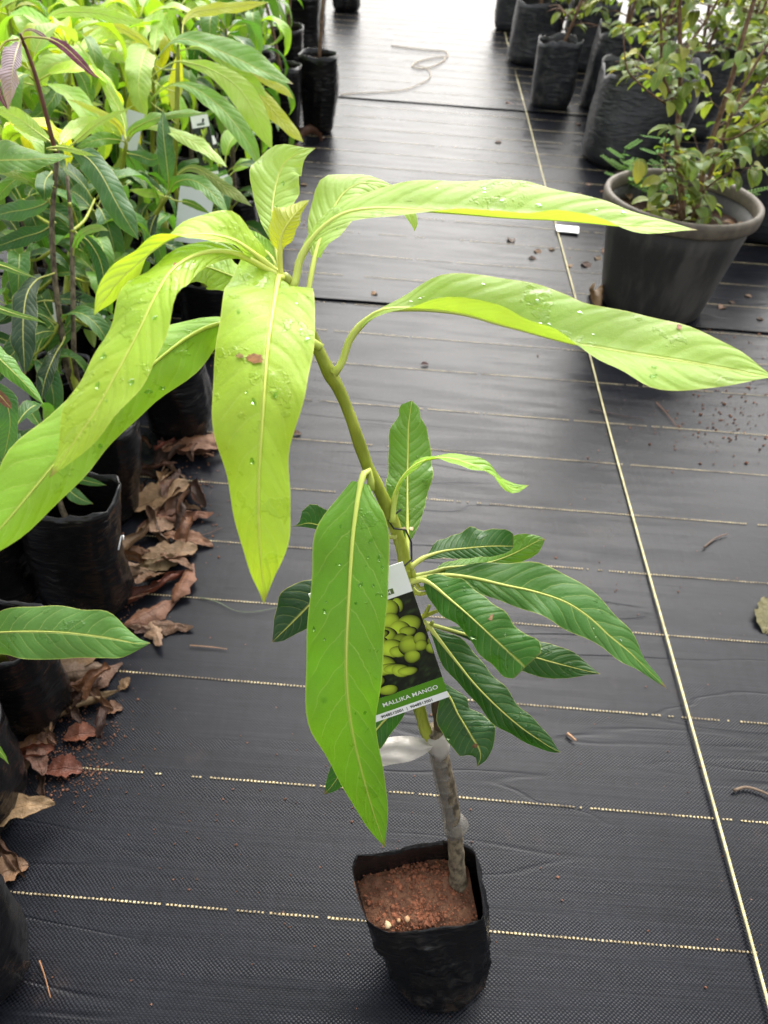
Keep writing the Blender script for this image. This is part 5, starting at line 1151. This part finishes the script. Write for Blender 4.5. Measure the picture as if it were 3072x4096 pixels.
tw = mesh('straw_twine', v1+v2, f1+[tuple(len(v1)+a for a in f) for f in f2], simple('straw', lin(176, 160, 136), .7, .3, .2, 20)); tag(tw, 'loose loop of straw coloured twine far along the path', 'twine')
# dry leaves
def dry_variant(seed, L=.11, Wd=.04, curl=1.2, roll_=1.0, n=16, na=4):
    p = Vector((-L/2, 0, 0)); a = curl*.45
    vs, fs, uvs = [], [], []
    W_ = 2*na+1
    for i in range(n+1):
        t = i/n
        T = Vector((math.cos(a), 0, math.sin(a))); N = Vector((-math.sin(a), 0, math.cos(a)))
        for j in range(W_):
            s = (j-na)/na; sg = 1 if s > 0 else -1
            w = Wd/2*max(.03, math.sin(math.pi*(t**.9*.95+.03)))**.75*(1+.55*noise.noise(Vector((t*6, seed+sg*3.1, 1)))+.25*noise.noise(Vector((t*17, seed+sg*5.1, 4))))
            rl = roll_*(1+.7*noise.noise(Vector((t*3, seed*2.3, sg))))
            ang = rl*abs(s); r = w/max(.25, abs(rl))
            y_ = sg*math.sin(ang)*r if abs(rl) > .25 else s*w; z_ = (1-math.cos(ang))*r*(1 if rl > 0 else -1)
            z_ += L*.055*noise.noise(Vector((t*5, s*1.6, seed)))+L*.03*noise.noise(Vector((t*13, s*4, seed+7)))
            vs.append(p+Vector((0, y_+L*.05*math.sin(t*3+seed), 0))+N*z_); uvs.append((.5+.5*s, t))
        p = p+T*(L/n); a -= curl/n*(1+.9*math.sin(t*5+seed))
    for i in range(n):
        for j in range(W_-1): q = i*W_+j; fs.append((q, q+1, q+W_+1, q+W_))
    tv, tf = tube_geo([vs[i*W_+na] for i in range(n+1)], [.0012*(1-.7*i/n) for i in range(n+1)], 5); b = len(vs)
    vs += tv; fs += [tuple(b+x for x in f) for f in tf]; uvs += [(.5, .5)]*len(tv)
    if seed % 3 == 1: vs = [Vector((v.x, -v.y, -v.z)) for v in vs]
    z0 = sorted(v.z for v in vs)[len(vs)//12]
    vs = [v-Vector((0, 0, z0)) for v in vs]
    ob = mesh('dry', vs, fs, M_DRY, None, True, uvs); me = ob.data; bpy.data.objects.remove(ob); return me
DV = [dry_variant(i, R_[0], R_[1], R_[2], R_[3]) for i, R_ in enumerate(((.15, .050, .35, .45), (.13, .05, -.5, .8), (.16, .050, .4, 2.2), (.13, .075, .6, .5), (.16, .045, .2, .6), (.11, .06, 1.5, 1.9), (.045, .032, .5, .7)))]
TAN = (.30, .19, .11, 1); BRN = (.155, .075, .042, 1); RED = (.17, .050, .028, 1); DKB = (.075, .035, .022, 1); PTAN = (.38, .25, .14, 1)
LAB = {}
def dry(x, y, var, ang, sc, col, label, group=None, z=.003, tilt=0., roll_=0.):
    p = G(x, y, z); o = bpy.data.objects.new('dry_leaf', DV[var]); COL.objects.link(o)
    o.location = p; o.rotation_euler = (roll_, tilt, ang); o.scale = (sc,)*3; o.color = (col[0]*.56, col[1]*.55, col[2]*.50, 1)
    return tag(o, label, 'dry leaf', group)
dry(345, 1075, 3, .5, 1.15, TAN, 'large crumpled tan dry leaf against the creased bag', z=.02, tilt=-.2)
dry(395, 1095, 5, 1.4, 1.1, BRN, 'dark curled dry leaf right of the large crumpled one')
dry(420, 1070, 5, 2.2, .9, DKB, 'twisted dark dry leaf at the right end of the leaf heap')
dry(395, 1118, 4, .35, .85, (.24, .10, .055, 1), 'flat reddish dry leaf lying below the crumpled tan one', z=.012)
dry(305, 1155, 2, 1.25, 1.0, TAN, 'rolled grey tan dry leaf standing beside the scribbled bag', z=.01)
dry(408, 1172, 0, -.12, .75, (.27, .13, .07, 1), 'smooth brown dry leaf nearest the dotted seam')
dry(365, 1200, 3, .4, .95, TAN, 'broken tan dry leaf under the smooth brown one')
dry(335, 1270, 2, .9, .95, RED, 'narrow rolled rust red dry leaf pointing up the mat', z=.006)
dry(330, 1325, 1, .75, .95, (.21, .095, .055, 1), 'pointed brown dry leaf below the rust red one')
dry(350, 1358, 4, .2, .75, (.16, .085, .048, 1), 'folded dark tan dry leaf next to the broad scarred green leaf', z=.006)
dry(420, 975, 0, .25, 1.0, (.24, .11, .06, 1), 'long reddish brown dry leaf under the bulging bag', z=.02)
dry(445, 950, 1, .5, .95, (.30, .15, .08, 1), 'bright brown dry leaf lying against the bulging bag', z=.02)
dry(390, 985, 5, .9, .9, DKB, 'dark shrivelled dry leaf at the foot of the bulging bag')
dry(640, 938, 6, .2, .6, BRN, 'small brown leaf scrap peeping out beside the central hanging leaf')
dry(160, 1430, 3, .6, .95, TAN, 'tan dry leaf under the broad scarred green leaf')
dry(205, 1470, 1, .8, .9, BRN, 'brown dry leaf on the dotted seam below the scarred leaf', z=.006)
dry(130, 1540, 2, .65, 1.25, (.27, .18, .10, 1), 'long wrinkled tan dry leaf lying diagonally beside the dusty bag', z=.006)
dry(190, 1510, 5, 1.0, .8, DKB, 'dark wet dry leaf left of the wrinkled tan one')
dry(240, 1535, 6, .3, .9, (.18, .09, .05, 1), 'small pointed dry leaf alone right of the wrinkled tan one')
dry(65, 1610, 1, 1.1, 1.0, (.26, .13, .065, 1), 'orange brown dry leaf wedged against the second bag', z=.006)
dry(175, 1590, 6, .3, 1.2, (.22, .075, .04, 1), 'reddish broken leaf bits beside the soil spill')
dry(140, 1665, 6, .1, 1.3, RED, 'dark red leaf scrap on the seam near the bag')
dry(20, 1770, 0, .35, .95, PTAN, 'pale yellow tan dry leaf at the left edge', z=.04, tilt=-.2)
dry(8, 1830, 2, -.6, .8, BRN, 'thin rolled brown leaf below the pale tan one at the left edge')
dry(15, 1890, 6, .6, 1.4, (.30, .17, .10, 1), 'small light brown leaf beside the corner bag')
dry(1283, 648, 5, 1.5, 1.25, (.38, .24, .12, 1), 'curled orange dry leaf at the foot of the round pot', z=.006)
dry(1118, 228, 4, .0, .9, (.28, .15, .10, 1), 'flat brown dry leaf beside the torn bag by the string')
dry(1652, 1330, 3, 1.3, .75, (.22, .20, .09, 1), 'half green fallen leaf at the right edge of the mat')
dry(1640, 800, 4, 2.6, .9, BRN, 'brown dry leaf at the right edge behind the long lime leaf')
dry(672, 308, 5, .6, 1.6, (.17, .085, .055, 1), 'heap of crumpled brown leaf at the foot of the two bare bags', z=.006)
dry(640, 325, 6, .2, 2.0, (.20, .10, .07, 1), 'flat leaf scrap left of the heap by the two bare bags')
RR = random.Random(8)
for (x, y) in ((1105, 520), (1160, 545), (1190, 540), (1230, 575), (1290, 560), (1310, 545), (1255, 425), (1075, 308), (1250, 270), (1270, 400), (1300, 415), (1150, 560), (1265, 575), (1580, 655), (1615, 640), (1640, 690), (1560, 665), (700, 300), (1120, 90), (1130, 105), (590, 440), (560, 470), (600, 480), (655, 400), (525, 505), (550, 520), (580, 505)):
    dry(x, y, 6, RR.uniform(0, 6.28), RR.uniform(.55, 1.1), jit(RR.choice([BRN, (.34, .20, .12, 1), (.30, .16, .10, 1)]), RR), 'small dry leaf scrap scattered on the mat around the bags and pot', 'leaf scraps on the mat')
dry(918, 788, 6, .2, .55, (.09, .025, .02, 1), 'tiny dark red scrap alone in the middle of the mat'); dry(810, 636, 6, .6, .7, (.42, .24, .12, 1), 'tiny orange scrap on the mat near the dark seam')
RR = random.Random(18)
for (x, y, n_, sx, sy) in ((375, 1090, 12, 42, 42), (350, 1180, 7, 34, 34), (400, 985, 8, 40, 26), (120, 1560, 8, 50, 34), (190, 1470, 6, 34, 30), (60, 1640, 4, 30, 26), (310, 1300, 4, 16, 36), (285, 1230, 3, 10, 30)):
    for i in range(n_):
        dry(x+RR.gauss(0, sx), y+RR.gauss(0, sy), RR.choice((0, 1, 2, 3, 4, 5, 5, 6)), RR.uniform(0, 6.28), RR.uniform(.45, .9), jit(RR.choice([TAN, BRN, RED, DKB, BRN, (.24, .11, .06, 1)]), RR, .3), 'brown dry leaf jumbled in the litter packed along the feet of the left bags', 'litter along the left bags', z=RR.uniform(.003, .022), tilt=RR.uniform(-.5, .5), roll_=RR.uniform(-.6, .6))
# twigs
def twig(pts, r, col, label):
    v, f = tube_geo([G(s[0], s[1], .004+r) for s in cat_rom([(a, b, 0) for a, b in pts], 14)], [r*(1-.4*i/14) for i in range(15)], 6, True, .3)
    o = mesh('twig', v, f, M_TWIGDRY); o.color = col; return tag(o, label, 'twig')
twig([(1418, 870), (1440, 893), (1463, 922)], .0016, (.15, .07, .04, 1), 'straight brown twig among the soil crumbs at right')
twig([(1272, 883), (1320, 893), (1390, 907)], .0016, (.05, .03, .025, 1), 'dark twig crossing under the string')
twig([(1521, 1182), (1545, 1163), (1572, 1153)], .0020, (.13, .085, .06, 1), 'short curved grey brown twig right of the string')
twig([(1225, 1584), (1235, 1592), (1244, 1600)], .0026, (.38, .22, .12, 1), 'stubby tan twig near the leaf tip')
twig([(1585, 1707), (1610, 1701), (1640, 1708), (1672, 1722)], .0028, (.13, .09, .06, 1), 'dark bent twig at the right edge')
twig([(85, 2075), (97, 2110), (109, 2155)], .0012, (.24, .12, .06, 1), 'thin reddish twig near the corner bag')
twig([(410, 1394), (450, 1397), (491, 1402)], .0011, (.30, .17, .09, 1), 'thin straw coloured twig below the central hanging leaf')
twig([(327, 1078), (345, 1030), (372, 965)], .0018, (.34, .21, .12, 1), 'straight straw leaning among the dry leaves')
twig([(372, 1400-280), (430, 1155), (480, 1140)], .0011, (.10, .06, .04, 1), 'fine dark stalk of the smooth brown dry leaf')
twig([(430, 1290), (470, 1300), (505, 1318), (545, 1322), (600, 1312)], .0007, (.12, .16, .08, 1), 'thin greenish tendril on the seam under the leaf tip')
# soil crumbs strewn about: nobody could count them
vs, fs = [], []; RR = random.Random(21)
def strew(cx_, cy_, sx, sy, n, r0, r1):
    for i in range(n):
        x = RR.gauss(cx_, sx); y = RR.gauss(cy_, sy)
        if y < 30: continue
        p = G(x, y, .0015); crumb(vs, fs, p, RR.uniform(r0, r1)*(1 if RR.random() < .85 else 1.6), RR)
strew(1500, 925, 110, 45, 110, .0012, .0036); strew(1620, 890, 60, 50, 90, .0014, .0040); strew(1560, 700, 80, 40, 60, .0015, .004)
strew(1400, 1250, 200, 250, 60, .0008, .0022); strew(150, 1590, 60, 45, 420, .0005, .0018); strew(270, 1290, 25, 90, 260, .0005, .0018)
strew(150, 1670, 50, 30, 260, .0005, .0018); strew(430, 1080, 50, 60, 120, .0008, .003); strew(900, 1800, 500, 250, 90, .0007, .0016); strew(350, 1750, 250, 200, 70, .0007, .0016)
strew(1280, 590, 60, 40, 80, .0015, .004); strew(620, 480, 60, 40, 120, .002, .005); strew(450, 760, 60, 60, 80, .001, .003)
cr2 = mesh('soil_crumbs', vs, fs, simple('strewn laterite crumbs', lin(100, 68, 52), .85, .2, .55, 25), smooth=False)
tag(cr2, 'loose red soil crumbs strewn over the weed mat', 'soil', kind='stuff')
